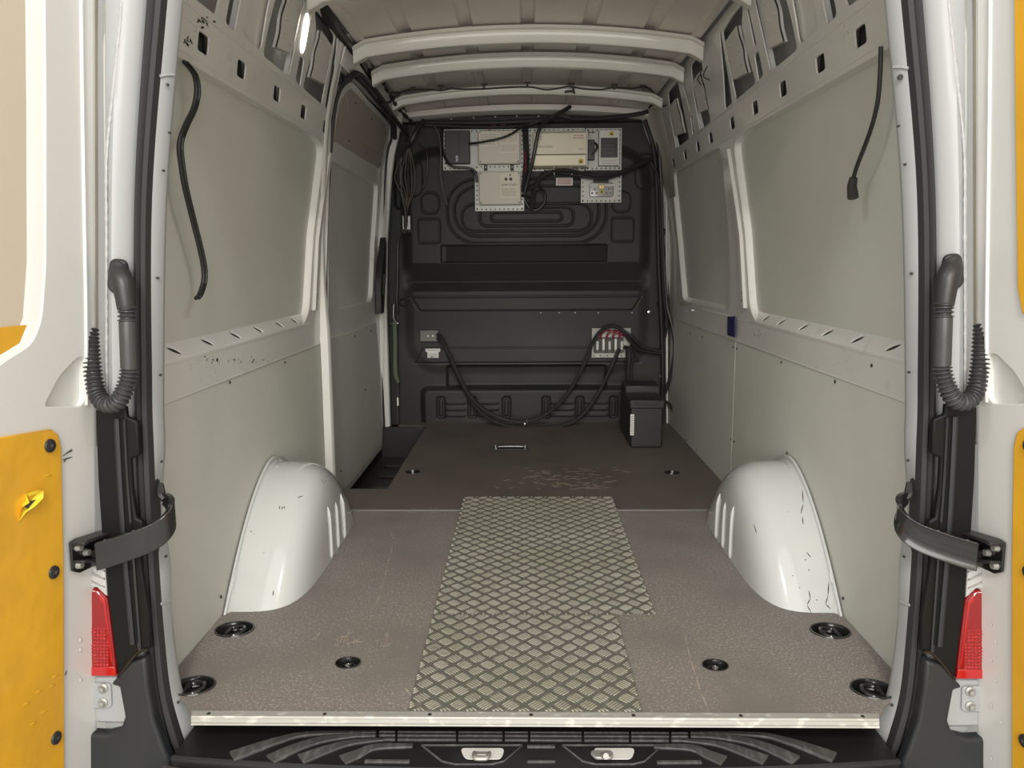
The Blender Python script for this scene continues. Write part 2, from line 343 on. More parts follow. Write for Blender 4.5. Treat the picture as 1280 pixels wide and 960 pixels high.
def side(s, name, lab):
    wl = struct(name, lab); wm = wmap(s); ymax = 3.10 if s > 0 else 1.62
    win = [rp([(-.04, 1.462), (1.40, 1.474), (1.56, 1.452), (1.47, 1.10), (1.40, .80), (1.33, .753), (-.04, .753)], .05, 6)]
    if s > 0: win.append(rp([(1.80, 1.472), (2.87, 1.49), (2.82, 1.10), (2.70, .775), (2.62, .77), (1.70, .776), (1.70, 1.0), (1.745, 1.445)], .05, 6))
    hy = [.367, .628, .943, 1.245, 1.553] + ([1.912, 2.167, 2.463, 2.783] if s > 0 else [])
    hol = [rect(y-.032, y+.032, 1.507, 1.552, .01) for y in hy]
    up = upper_holes() + (front_holes() if s > 0 else [])
    out = [(-.03, .655), (ymax, .655), (ymax, 1.885), (-.03, 1.885)]
    sheet('side_frame', out, win+hol+up, wm, 0, .005, paint, wl, grid=RR, bev=.0022)
    for wn in win:
        cw = wn+[wn[0]]; m_ = MB(); m_.loft([[wm(a, b, d) for a, b in cw] for d in (.003, .029)]); m_.build('window_return', paint, wl)
    for y in hy: MB().bx(s*(WX(1.53)+.022), s*(WX(1.53)+.03), y-.06, y+.06, 1.49, 1.57).build('rail_hole_shade', cavity, wl)  # dark box behind each rail hole, its colour standing in for shade
    # recessed grey boards in the window bays
    sheet('window_board', [(-.03, .74), (1.66, .74), (1.66, 1.50), (-.03, 1.50)], [], wm, .028, .036, board_m, wl, grid=[.9, 1.1, 1.3], bev=0)
    if s > 0: sheet('window_board', [(1.67, .74), (3.05, .74), (3.05, 1.51), (1.67, 1.51)], [], wm, .028, .036, board_m, wl, grid=[.9, 1.1, 1.3], bev=0)
    # ledge of the belt rail, with slanted oval slots
    def lm(y, t, d): return (s*(.873+.032*t), y, .752+.044*t+d)
    ov = [[(y+.025*math.cos(t)+.009*math.sin(t), .5-.27*math.cos(t)+.10*math.sin(t)) for t in [2*PI*k/16 for k in range(16)]] for y in (.24, .443, .65, .852, 1.07, 1.25)]
    sheet('slot_shade_sheet', [(.1, .02), (1.38, .02), (1.38, .98), (.1, .98)], [], lm, -.007, -.009, cavity, wl, bev=0)  # dark sheet that paints the shade seen through the oval slots
    sheet('rail_ledge', [(-.03, 0), (1.42, 0), (1.42, 1), (-.03, 1)], ov, lm, 0, -.006, paint, wl, bev=.0015)
    if s > 0: sheet('rail_ledge', [(1.62, 0), (2.8, 0), (2.8, 1), (1.62, 1)], [], lm, 0, -.006, paint, wl, bev=.0015)
    # lower panels
    ps = [(-.02, 1.60)] + ([(1.604, 3.08)] if s > 0 else [])
    for a, b in ps: sheet('lower_panel', [(a, -.01), (b, -.01), (b, .652), (a, .652)], [], wm, .002, .012, board_m, wl, bev=.0015)
    # pressed fold lines of the rail
    for zz, rr_ in ((1.588, .0035), (1.482, .003), (.745, .003)):
        MB().tube([(s*(WX(zz)+.001), y, zz) for y in np.linspace(0, ymax-.02, 8)], rr_, 6, False).build('pressed_fold', paint, wl)
    MB().tube([(s*(WX(.655)+.001), y, .655) for y in (0, ymax-.02)], .0025, 6, False).build('panel_seam', paint, wl)
    # outer skin behind the frame
    sheet('outer_skin', [(-.04, -.22), (3.2, -.22), (3.2, 1.95), (-.04, 1.95)], [], wm, .085, .09, skin_m, wl, grid=RR, bev=0)
    # upper inner ribs between skin and frame, sloping gussets
    for (y0, y1) in [(.575, .775), (1.06, 1.11)] + ([(2.12, 2.16), (2.25, 2.3), (2.7, 2.8)] if s > 0 else []):
        sheet('inner_gusset', rect(y0, y1, 1.60, 1.87, .005), [], wm, .013, .03, paint, wl, grid=[1.74], bev=.002)
    # insulation pads with a bead of dark sealant on one edge
    pads = [(.880, 1.005, 1.655, 1.83, 1), (1.268, 1.442, 1.655, 1.815, 1)] + ([(1.87, 2.03, 1.645, 1.80, 1), (2.42, 2.60, 1.635, 1.80, 1)] if s > 0 else [])
    for (y0, y1, z0, z1, k) in pads:
        ed = [(y0-.004+.008*math.sin(t*9)*t*(1-t)*4, z0+(z1-z0)*t) for t in np.linspace(0, 1, 12)]
        o = sheet('pad', [(y1, z0+.015)]+[(y1-.012, (z0+z1)/2), (y1, z1-.01)]+ed[::-1], [], wm, -.004, .012, pad_m, wl, grid=[1.7, 1.75, 1.8], bev=.003)
        o['label'] = 'light grey insulation pad with wavy dark sealant edge'
        MB().tube([(s*(WX(z)-.001), y-.002, z) for y, z in ed], .0028, 6).build('sealant_bead', black, o)
        for t in (.2, .5, .8): 
            z_ = z0+(z1-z0)*t; MB().tube([(s*(WX(z_)-.005), y0+.01, z_), (s*(WX(z_+.004)-.006), y0+.045, z_+.004)], .002, 5, False).build('crease', pad_m, o)
            MB().tube([(s*(WX(z_)-.005), y1-.05, z_), (s*(WX(z_+.004)-.006), y1-.02, z_+.004)], .002, 5, False).build('crease', pad_m, o)
    for a, b in ((1.535, .012),) if s > 0 else ():
        pass
    # dark wavy sealant in the tall slit
    MB().tube([(s*(WX(z)+.02), 1.475+(1.86-z)*.30+.006*math.sin(z*40), z) for z in np.linspace(1.85, 1.61, 12)], .004, 6).build('sealant_bead', black, wl)
    # screws
    sp = [(1044, 477), (984, 566), (863, 417), (878, 421), (917, 434), (921, 436), (914, 549), (918, 552), (858, 550), (871, 562), (977, 453), (1090, 457), (1054, 748)] if s > 0 else [(287, 478), (356, 453), (276, 746), (408, 436), (408, 551), (271, 450), (405, 412)]
    for px, py in sp:
        q = W(px, py, s); inst('screw', 'wscrew', lambda: MB().lathe([(0, -.003), (.003, -.003), (.0045, -.0022), (.005, 0)], (0, 0, 0), 10, 'x'), (q.x, q.y, q.z), wl, black, rot=(0, 0, 0 if s > 0 else PI))
    return wl
wr = side(1, 'wall_right', 'right side of the load space: painted frame, grey boards, pressed openings')
wL = side(-1, 'wall_left', 'left side of the load space with the grey boards behind the wheel arch')
# B pillar swage on the right wall
for s, wl in ((1, wr), (-1, wL)):
    m_ = MB(); rows = []
    for z in np.linspace(.80, 1.44, 10):
        yb = np.interp(z, [.8, 1.1, 1.44], [1.47, 1.53, 1.64]); rows.append([(s*(WX(z)-dx), yb+dy, z) for dy, dx in ((-.028, .0), (-.018, .011), (.018, .011), (.028, .0))])
    m_.loft(rows); m_.build('pillar_swage', paint, wl)
    for zz in (.83, .86): inst('rivet', 'rv', lambda: MB().lathe([(0, -.002), (.004, -.001), (.006, .001)], (0, 0, 0), 10, 'x'), (s*(WX(zz)-.012), 1.47, zz), wl, chrome)
# scuff marks on rails
rs = random.Random(11); m_ = MB()
def scuff(m_, px, py, s, L, w_, a):
    q = W(px, py, s); d_ = Vector((0, math.cos(a), math.sin(a)))*L; n_ = Vector((0, -math.sin(a), math.cos(a)))*w_; X_ = lambda v: Vector((s*(WX(v.z)-.0008), v.y, v.z))
    pts_ = [q, q+d_*.4-n_, q+d_, q+d_*.5+n_]; m_.add([X_(v) for v in pts_], [(0, 1, 2, 3)])
for cx, cy, sx, sy, n_, L in ((253, 24, 9, 6, 14, .02), (232, 50, 5, 7, 12, .02), (300, 452, 45, 5, 26, .014), (262, 452, 25, 14, 22, .006), (242, 34, 10, 14, 14, .006), (291, 74, 8, 3, 4, .006)):
    for i in range(n_): scuff(m_, rs.gauss(cx, sx*.5), rs.gauss(cy, sy*.5), -1, L*rs.uniform(.4, 1.2), L*rs.uniform(.05, .2), rs.uniform(-.6, .6))
o = m_.build('scuff_marks', dark_m, wL, smooth=False); o['kind'] = 'stuff'; m_ = MB()
for cx, cy, sx, sy, n_, L in ((1062, 450, 22, 12, 16, .005), (900, 200, 14, 6, 10, .012), (948, 418, 14, 6, 10, .012), (1058, 38, 8, 8, 8, .006)):
    for i in range(n_): scuff(m_, rs.gauss(cx, sx*.5), rs.gauss(cy, sy*.5), 1, L*rs.uniform(.4, 1.2), L*rs.uniform(.08, .25), rs.uniform(-.6, .6))
o = m_.build('scuff_marks', dark_m, wr, smooth=False); o['kind'] = 'stuff'
# front right corner pillar (curved, glossy)
gl = mat('glossy_corner', (.60, .57, .50), .16, coat=.8)
tp = lambda z: min(1, max(0, (z-1.35)/.4))
m_ = MB(); m_.loft([[(WX(z)-.001-(WX(z)-.001-x_(z))*tp(z), y, z) for z in np.linspace(1.35, 1.86, 12)] for x_, y in ((lambda z: WX(z)-.001, 2.80), (lambda z: WX(z)-.012, 2.84), (lambda z: WX(z)-.018, 2.90), (lambda z: WX(z)-.028, 2.97), (lambda z: WX(z)-.05, 3.03), (lambda z: WX(z)-.07, 3.07))]); m_.build('corner_pillar', gl, wr)
# ---- B post and frame of the sliding door opening (left)
pk = lambda z: float(np.interp(z, [0, .7, .95, 1.86], [1, 1, .4, .15]))
m_ = MB(); m_.loft([[(-(WX(z)-dx*pk(z)), y+.010*math.sin((z-.1)*2.4), z) for z in np.linspace(0.02, 1.86, 20)] for dx, y in ((0, 1.545), (.028, 1.555), (.034, 1.565), (.034, 1.585), (.0, 1.60), (-.03, 1.602))]); m_.build('door_post', paint, wL)
def smap(y, z, d): return (-(WX(z)+.012+d), y, z)
m_ = MB(); m_.loft([[smap(y, z, dx) for z in np.linspace(-.02, 1.80, 16)] for dx, y in ((-.012, 1.60), (-.012, 1.625), (.0, 1.635), (.02, 1.64))]); m_.build('post_flange', paint, wL)
m_ = MB(); m_.loft([[(-(WX(z)-dx), y, z) for z in np.linspace(.0, 1.86, 16)] for dx, y in ((-.03, 2.93), (.0, 2.935), (.028, 2.95), (.034, 2.965), (.03, 2.985), (.0, 3.0))]); m_.build('front_door_post', paint, wL)
sheet('header_panel', [(1.60, 1.78), (3.06, 1.80), (3.06, 1.90), (1.60, 1.90)], [], wmap(-1), -.004, .03, paint, wL, grid=[1.86], bev=.004)
m_ = MB().tube([smap(1.66, z, -.012) for z in np.linspace(.5, 1.62, 6)]+[smap(1.70, 1.73, -.015), smap(1.82, 1.785, -.015), smap(2.3, 1.79, -.015), smap(2.75, 1.77, -.015), smap(2.9, 1.70, -.015), smap(2.915, 1.5, -.012), smap(2.915, .6, -.012), smap(2.915, .0, -.012)], .008, 8); m_.build('door_seal', rubber, wL)
m_ = MB().tube([smap(1.70, 1.74, -.03), smap(1.84, 1.80, -.03), smap(2.3, 1.803, -.035), smap(2.75, 1.78, -.03), smap(2.93, 1.70, -.03)], .012, 8); m_.build('header_seal', rubber, wL)
# ---- sliding door
d3 = struct('door_3', 'closed sliding side door lined with grey boards')
do = rp([(1.66, .10), (1.70, -.12), (2.91, -.12), (2.915, 1.70), (2.82, 1.765), (1.86, 1.775), (1.68, 1.68), (1.66, 1.5)], .04)
dwin = rp([(1.735, 1.425), (2.80, 1.425), (2.795, 1.1), (2.74, .80), (2.68, .775), (1.735, .775)], .05)
sheet('door_frame', do, [dwin], smap, 0, .03, paint, d3, grid=RR, bev=.005)
sheet('window_board', [(1.70, .76), (2.86, .76), (2.86, 1.45), (1.70, 1.45)], [], smap, .024, .034, board_m, d3, grid=[.9, 1.1, 1.3], bev=0)
brown = mat('upper_board', (.36, .32, .28), .55)
ub = sheet('upper_board', rp([(1.73, 1.505), (2.80, 1.515), (2.82, 1.70), (2.74, 1.74), (1.86, 1.745), (1.74, 1.66)], .035), [], smap, -.005, .0, brown, d3, grid=[1.56, 1.62], bev=.002)
lb = sheet('lower_panel', rp([(1.69, .05), (1.75, -.09), (2.86, -.09), (2.90, -.02), (2.90, .645), (1.69, .655)], .03), [], smap, -.005, .0, board_m, d3, bev=.002)
for px, py in ((444.6, 129), (464.5, 149), (481.5, 166), (436.5, 176), (457.5, 191.5), (475, 204.5), (490, 215), (496.5, 181)):
    q = W(px, py, -1, .006); inst('screw', 'dscrew', lambda: MB().lathe([(0, -.003), (.004, -.0028), (.006, 0)], (0, 0, 0), 10, 'x'), tuple(q), d3, black, rot=(0, 0, PI))
for px, py in ((443.5, 420), (463.5, 413.5), (456.5, 487), (426, 589), (442, 606), (458, 586), (473, 570), (482, 532), (478.5, 405)):
    q = W(px, py, -1, .006); inst('screw', 'dscrew', None, tuple(q), d3, black, rot=(0, 0, PI))
m_ = MB().tube([smap(1.79, 1.71, -.007), smap(1.9, 1.66, -.007), smap(2.15, 1.59, -.007), smap(2.45, 1.57, -.007), smap(2.8, 1.59, -.007)], .004, 6); m_.build('pressed_curve', brown, d3)
# sliding door handle
hp = [(2.78, .70), (2.86, .70), (2.93, .98), (2.93, 1.10), (2.90, 1.14), (2.80, .96), (2.765, .86)]
hnd = sheet('inner_handle', hp, [rp([(2.80, .79), (2.86, .80), (2.885, .93), (2.82, .93)], .01)], smap, -.045, -.01, black, d3, bev=.004)
sheet('handle_grip', rp([(2.803, .80), (2.845, .80), (2.865, .92), (2.823, .92)], .008), [], smap, -.035, -.012, pad_m, hnd, bev=.004)
# ---- bulkhead
wf = struct('wall_front', 'moulded black plastic bulkhead at the front of the load space')
YB = 3.09; ZT = [-.02, 0, .7, 1.1, 1.5, 1.85, 1.95]; PT = [531, 527, 387.6, 305, 220.4, 144.5, 122]
gz = np.linspace(-.02, 1.885, 400); gu = np.linspace(-1, 1, 360); hw = np.array([WX(z)-.0 for z in gz]); GX = gu[None, :]*hw[:, None]; GZ = np.repeat(gz[:, None], 360, 1)
PX = 661.6+202.5*GX; PY = np.interp(GZ, ZT, PT)
def sdb(cx, cy, w2, h2, r): 
    qx = np.abs(PX-cx)-(w2-r); qy = np.abs(PY-cy)-(h2-r); return np.hypot(np.maximum(qx, 0), np.maximum(qy, 0))+np.minimum(np.maximum(qx, qy), 0)-r
def st(d, w_): t = np.clip(.5-d/w_, 0, 1); return t*t*(3-2*t)
def line(d, w_=1.2): return np.clip(1-np.abs(d)/w_, 0, 1)
H = np.zeros_like(PX)
H += np.interp(PY, [0, 328, 352, 364, 2000], [.026, .026, -.022, .010, .010])*st(sdb(660, 325, 146, 136, 40), 16)
for a in ((661, 264, 97, 40, 36), (661, 264, 88, 31, 29), (661, 272, 79, 17, 15), (661, 271, 57, 11.5, 9), (661, 271, 43, 5.5, 5)): H += -.007*line(sdb(*a), 1.7)
for sgn in (-1, 1):
    for a in ((119, 288, 13.5, 15, 4), (117, 253, 11, 13, 9), (95, 246, 26, 40, 5)): H += -.006*line(sdb(660+sgn*a[0], *a[1:]), 1.6)*(a[2] < 20)
H += -.012*st(sdb(657.5, 317, 101.5, 10.5, 1), 1.5)


def trap(y0, y1, xa0, xa1, xb0, xb1):
    t = np.clip((PY-y0)/(y1-y0), 0, 1); l = xa0+(xb0-xa0)*t; r = xa1+(xb1-xa1)*t
    return np.maximum(np.maximum(y0-PY, PY-y1), np.maximum(l-PX, PX-r))
for T in (trap(370.8, 388.5, 517, 803, 528, 792), trap(434.5, 452.5, 529, 792, 519, 803)): H += -.006*line(T, 1.3)+.004*st(T, 2)
H += -.03*st(sdb(660, 470, 100, 13.5, 3), 4)
H += .035*st(sdb(660, 512, 131, 28, 8), 8)
for px in (552, 591.5, 635, 685, 727.5, 770): H += -.014*st(sdb(px, 508, 5, 13.5, 3), 2.5)+.010*st(sdb(px, 508, 2.2, 11, 2), 2)
for a, b in ((559, 583), (599, 625), (691, 720), (734, 762)):
    for py in (501.5, 509.5, 517.5): H += .007*st(sdb((a+b)/2, py, (b-a)/2, 1.4, 1.2), 1.6)
H += .02*st(-(PX-504), 6)*(PY > 420)*st(PY*0+1, 1)+.012*st(sdb(509, 200, 8, 60, 6), 4)
for cx_, cy_ in ((522, 222), (805, 215)): H += -.006*line(sdb(cx_, cy_, 12, 22, 10), 1.6)
H += .018*st(sdb(661, 149, 155, 5, 4), 4)
V = np.stack([GX, YB-H, GZ], -1).reshape(-1, 3); R_, C_ = PX.shape
idx = np.arange(R_*C_).reshape(R_, C_); q4 = np.stack([idx[:-1, :-1], idx[:-1, 1:], idx[1:, 1:], idx[1:, :-1]], -1).reshape(-1, 4)
me = bpy.data.meshes.new('bulkhead_panel'); me.vertices.add(len(V)); me.vertices.foreach_set('co', V.ravel().astype(np.float32))
me.loops.add(q4.size); me.loops.foreach_set('vertex_index', q4.ravel().astype(np.int32)); me.polygons.add(len(q4)); me.polygons.foreach_set('loop_start', np.arange(0, q4.size, 4).astype(np.int32))
me.update(calc_edges=True); me.validate(); me.shade_smooth(); me.materials.append(bulk_m); bp_ = link(bpy.data.objects.new('bulkhead_panel', me), wf)
MB().bx(-.95, .95, 3.2, 3.23, -.25, 2.0).build('bulkhead_back', cavity, wf)
a_, b_ = P(558, 327, Y=3.075), P(758, 307, Y=3.075); MB().bx(a_.x, b_.x, 3.066, 3.071, a_.z, b_.z).build('slot_film', inlay_m, wf)
a_, b_ = P(561, 483, Y=3.09), P(760, 457, Y=3.09)
rs = random.Random(5)
bolts = [(516, 147), (505, 154), (556, 158), (564, 149), (592, 147), (619, 146), (646, 145), (673, 145), (700, 146), (728, 146), (755, 149), (532, 209), (527, 231), (506, 270), (825, 341), (811, 390), (826, 250), (825, 268), (826, 470), (497, 306), (496, 375), (676, 391), (699, 391), (719, 391), (748, 391), (790, 391)]
for px, py in bolts:
    q = P(px, py, Y=3.05); y_ = 3.052 if 360 < py < 400 or py < 150 else 3.078
    q = P(px, py, Y=y_); big = px in (825, 811, 532, 556, 527)
    inst('bolt', 'bb%d' % big, (lambda: MB().lathe([(0, -.006), (.008, -.005), (.011, 0)], (0, 0, 0), 10, 'y')) if big else (lambda: MB().lathe([(0, -.004), (.0045, -.003), (.006, 0)], (0, 0, 0), 8, 'y')), tuple(q), wf, chrome if big else steel)
for px, py in ((505, 256), (504, 378), (826, 380), (827, 290)):
    q = P(px, py, Y=3.07); MB().tube([(q.x+.022*math.cos(t), q.y, q.z+.022*math.sin(t)) for t in np.linspace(0, 2*PI, 15)], .005, 6, False).build('boss_ring', bulk_m, wf)
# ---- rear aperture: jamb, seal, outer pillars
def rpath(pts, Y, s): return [Vector((s*p.x, p.y, p.z)) for p in [P(a, b, Y=Y) for a, b in pts]]
ap = struct('trim_3', 'white body flange framing the rear door opening'); sl = struct('trim_4', 'black rubber weatherstrip around the rear opening')
inn = [(1085, -180), (1105, 0), (1126, 240), (1131, 480), (1130, 560), (1134, 640), (1124, 700), (1121, 780), (1110, 860), (1094, 905), (1098, 942)]
oti = [(1108, -180), (1126, 0), (1146, 240), (1147, 480), (1145, 560), (1142, 640), (1138, 720), (1133, 790), (1125, 865), (1112, 915), (1101, 945)]
oto = [(1132, -180), (1150, 0), (1166, 240), (1167, 480), (1166, 560), (1163, 640), (1159, 720), (1154, 800), (1148, 865), (1139, 915), (1128, 950)]
for s in (-1, 1):
    A = spline(rpath(inn, .0, s)); B = spline(rpath(oti, -.04, s)); C = spline(rpath(oto, -.045, s))
    A2 = [Vector((p.x+s*.02, p.y+.03, p.z)) for p in A]; A3 = [Vector((s*max(abs(p.x)+.02, WX(p.z)+.03), .04, p.z)) for p in A]
    A0 = [p+Vector((0, -.010, 0)) for p in A]
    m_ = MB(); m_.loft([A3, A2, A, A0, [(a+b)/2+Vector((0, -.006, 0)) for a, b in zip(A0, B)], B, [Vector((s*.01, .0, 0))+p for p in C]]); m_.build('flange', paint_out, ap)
    for px, py in ((1124, 97), (1122, 158), (1130, 206), (1138, 342), (1135, 465), (1134, 575), (1129, 695), (1114, 880)):
        q = P(px, py, Y=-.027); r_ = .0055 if (py == 97 and s > 0) else .0028
        inst('hole', 'fh%g' % r_, lambda: MB().lathe([(0, -.002), (r_, -.002), (r_, .002)], (0, 0, 0), 10, 'y'), (s*q.x, q.y-.004, q.z), ap, cavity if py != 465 else cavity)
    for zz in (1.365, .235): 
        a = min(A, key=lambda p: abs(p.z-zz)); b = min(B, key=lambda p: abs(p.z-zz+.004)); MB().tube([a+Vector((0, -.012, 0)), (a+b)/2+Vector((0, -.012, 0)), b+Vector((0, -.004, 0))], .003, 6).build('spot_seam', paint_out, ap)
    prof = [(0, 0), (.12, -.8), (.35, -1), (.5, -.75), (.65, -1), (.88, -.8), (1, 0)]
    m_ = MB(); m_.loft([[b+(c-b)*t+Vector((0, .022*k, 0)) for b, c in zip(B, C)] for t, k in prof]+[[b+(c-b)*t+Vector((0, .02, 0)) for b, c in zip(B, C)] for t in (1, 0)], close=True); m_.build('weatherstrip', rubber, sl)
m_ = MB(); m_.bx(-.80, .80, -.05, .02, 1.80, 1.93); m_.build('header', paint_out, ap, bev=.01)
MB().tube([(-.74, -.06, 1.80), (0, -.06, 1.82), (.74, -.06, 1.80)], .014, 8).build('weatherstrip', rubber, sl)
MB().tube([(-.80, -.05, -.14), (-.74, -.055, -.20), (0, -.05, -.22), (.74, -.055, -.20), (.80, -.05, -.14)], .014, 8).build('weatherstrip', rubber, sl)
# outer pillars
pil = {}
HX = lambda z: .972-.0875*z       # hinge line of the rear doors
for s, nm, lb in ((-1, 'trim_5', 'pale grey outer rear pillar on the left of the opening'), (1, 'trim_6', 'pale grey outer rear pillar on the right of the opening')):
    pl = struct(nm, lb); pil[s] = pl
    C = spline(rpath(oto, -.045, s)); zz = [p.z for p in C]
    def ox(z): return float(np.interp(z, zz[::-1], [abs(p.x) for p in C][::-1]))
    Zs = np.linspace(-.05, 1.95, 40)
    rows = [[(s*(ox(z)-.004), -.035, z) for z in Zs], [(s*(ox(z)+.006), -.062, z) for z in Zs], [(s*(ox(z)+.022), -.078, z) for z in Zs], [(s*(ox(z)*.5+HX(z)*.5), -.082, z) for z in Zs], [(s*(HX(z)-.015), -.074, z) for z in Zs],
            [(s*(HX(z)-.004), -.055, z) for z in Zs], [(s*(HX(z)+.002), -.02, z) for z in Zs], [(s*(HX(z)+.05), -.01, z) for z in Zs], [(s*(HX(z)+.07), .03, z) for z in Zs], [(s*(HX(z)+.07), 3.3, z) for z in Zs]]
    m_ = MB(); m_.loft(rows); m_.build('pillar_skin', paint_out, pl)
    zb = [(793, 1.486), (800, 1.44), (828, 1.30), (854, 1.185), (868, 1.05), (887, .866), (896, .75), (902, .70)]
    path = [(s*min(x/1000, HX(z)-.02), -.080, z) for x, z in zb]
    rr_ = random.Random(2); m_ = MB().tube(path, lambda a, t: .0034+.0006*math.sin(a*260)+.0004*math.sin(a*97), 6, True, step=.005, flat=.9); m_.build('sealant_bead', seal_g, pl)
# black vertical covers with slit, next to the tail lamps
def mir(pts): return [(1336-x, y) for x, y in pts]
covL = [(119, 512), (157, 508), (158, 521), (172, 527), (174, 570), (163, 574), (165, 610), (170, 648), (178, 652), (179, 680), (173, 684), (178, 720), (186, 767), (188, 812), (172, 818), (147, 846), (134, 748), (131, 700), (126, 660), (122, 600)]
for s, lb in ((-1, 'tall black plastic cover beside the left tail lamp'), (1, 'tall black plastic cover beside the right tail lamp')):
    cv = thing('pillar_cover', lb, 'cover', (s*.87, -.09, .35), 'pillar covers')
    pts = [P(a, b, Y=-.098) for a, b in covL]; M_ = [Vector((abs(p.x)*s, p.y, p.z))-cv.location for p in pts]
    MB().ext(M_, (0, .014, 0)).build('cover_plate', cover_m, cv, bev=.004)
    q = [P(a, b, Y=-.100) for a, b in ((146, 523), (150, 600), (156, 690), (166, 805))]; MB().tube([Vector((abs(p.x)*s, p.y, p.z))-cv.location for p in q], .006, 6).build('raised_rib', bump_m, cv)
    q = [P(a, b, Y=-.100) for a, b in ((155, 524), (159, 600), (166, 690), (175, 812))]; MB().tube([Vector((abs(p.x)*s, p.y, p.z))-cv.location for p in q], .004, 6).build('raised_rib', black_g, cv)
    q = [P(a, b, Y=-.100) for a, b in ((148, 846), (172, 816), (185, 812))]; MB().tube([Vector((abs(p.x)*s, p.y, p.z))-cv.location for p in q], .004, 6).build('lower_lip', black_g, cv)
    # tail lamp
    tl = thing('tail_lamp', 'red tail lamp half hidden behind the %s rear door' % ('left' if s < 0 else 'right'), 'tail lamp', (s*.95, -.07, .15), 'tail lamps')
    def lens(pl_, Y): return [Vector((abs(p.x)*s, p.y, p.z))-tl.location for p in [P(a, b, Y=Y) for a, b in pl_]]
    MB().ext(lens([(60, 735), (121, 737), (134, 749), (146, 846), (60, 846)], -.100), (0, .022, 0)).build('red_lens', redlens, tl, bev=.006)
    MB().ext(lens([(60, 690), (129, 690), (133.5, 747), (121, 735), (60, 733)], -.099), (0, .02, 0)).build('clear_lens', clearl, tl, bev=.004)
    for i, (py, c) in enumerate([(700, 0), (710, 0), (720, 0), (730, 0)]):
        MB().ext(lens([(112, py-6), (130, py+3), (130.5, py+5), (112, py-3)], -.101), (0, .003, 0)).build('lens_rib', steel, tl)
    MB().ext(lens([(112, 834), (143, 834), (145.5, 845), (112, 845)], -.102), (0, .003, 0)).build('reflector_band', redlens2, tl, bev=.001)
    MB().ext(lens([(124, 742), (131, 750), (141, 828), (138.5, 828), (129, 755), (124, 750)], -.102), (0, .003, 0)).build('lens_rim', redlens2, tl, bev=.001)
    m_ = MB(); rr_ = random.Random(4)
    for py in list(range(786, 800, 4))+list(range(803, 832, 4)):
        for px in range(110, 138, 4):
            if px < 132+(py-786)*.13: q = lens([(px, py)], -.1005)[0]; k_ = .0016+rr_.random()*.0012; m_.lathe([(0, -k_), (k_*1.3, 0)], q, 6, 'y')
    o = m_.build('reflector_beads', redlens2, tl, smooth=False); o['kind'] = 'stuff'
    # latch striker bracket below the lamp
    lp = thing('hinge_bracket', 'pale painted bracket with two bolts under the %s tail lamp' % ('left' if s < 0 else 'right'), 'bracket', (s*.94, -.06, -.02), 'brackets below the tail lamps')
    def br(pl_, Y): return [Vector((abs(p.x)*s, p.y, p.z))-lp.location for p in [P(a, b, Y=Y) for a, b in pl_]]
    MB().ext(br([(70, 847), (148, 846), (157, 845), (163, 886), (157, 905), (70, 902)], -.088), (0, .06, 0)).build('bracket_body', paint_out, lp, bev=.006)
    MB().ext(br(rp([(100, 852), (140, 853), (141, 883), (100, 885)], 5), -.088), (0, -.006, 0)).build('bolt_plate', paint_out, lp, bev=.002)
    for py in (860, 878):
        q = br([(129, py)], -.095)[0]; MB().lathe([(0, -.012), (.006, -.011), (.007, -.004), (.011, -.002), (.011, .002)], q, 12, 'y').build('bolt', steel, lp)
# ---- bumper and rear step
bu = thing('rear_bumper', 'dark grey plastic rear bumper with the step below the sill', 'bumper', (0, -.12, -.2))
for s in (-1, 1):
    ol = [(146, 848), (172, 820), (190, 814), (193, 850), (200, 890), (212, 925), (236, 975), (236, 1080), (60, 1080), (60, 904), (140, 909), (158, 904), (164, 888), (157, 850)]
    pts = [Vector((abs(p.x)*s, p.y, p.z))-bu.location for p in [P(a, b, Y=-.075) for a, b in ol]]
    MB().ext(pts, (0, -.03, 0)).build('bumper_corner', bump_m, bu, bev=.012, seg=3)
    m_ = MB(); R2 = [(s*(.80-.012*k), -.10-.025*k, -.12-.06*k) for k in range(4)]
    MB().tube([(s*.90, -.108, .01), (s*.885, -.115, -.08), (s*.86, -.14, -.17), (s*.84, -.16, -.26)], [.02, .035, .05, .05], 12).build('corner_swell', bump_m, bu)
L0 = bu.location
def bpoly(pts, Z): return [P(a, b, Z=Z)-L0 for a, b in pts]
# step body: loft of front outline
top = [(-.79, -.028), (.795, -.028)]; X_ = np.linspace(-.795, .795, 41)
def fy(x): return -.175+.02*0 + .035*(abs(x)/.795)**4 + .02*(abs(x)/.795)**2
prof = [(0, -.078, 0), (.97, -.078, 0), (1.0, -.082, 0), (1.0, -.11, 1), (.92, -.16, 1), (.0, -.16, 0)]
m_ = MB(); rows = []
for t, z, _ in prof: rows.append([Vector((x, 0.04+(fy(x)-.04)*t, z-.012*(abs(x)/.795)**6))-L0 for x in X_])
m_.loft(rows, close=True); m_.build('step_top', tread_m, bu, bev=.003)
MB().tube([Vector((x, fy(x)+.004, -.080-.012*(abs(x)/.795)**6))-L0 for x in X_], .006, 6, False).build('step_lip', bump_m, bu)
m_ = MB(); rows = [[Vector((x*1.02, fy(x)-.01-dy, z))-L0 for x in X_] for dy, z in ((0, -.10), (.03, -.16), (.05, -.26), (.05, -.45))]; m_.loft(rows); m_.build('bumper_skin', bump_m, bu)
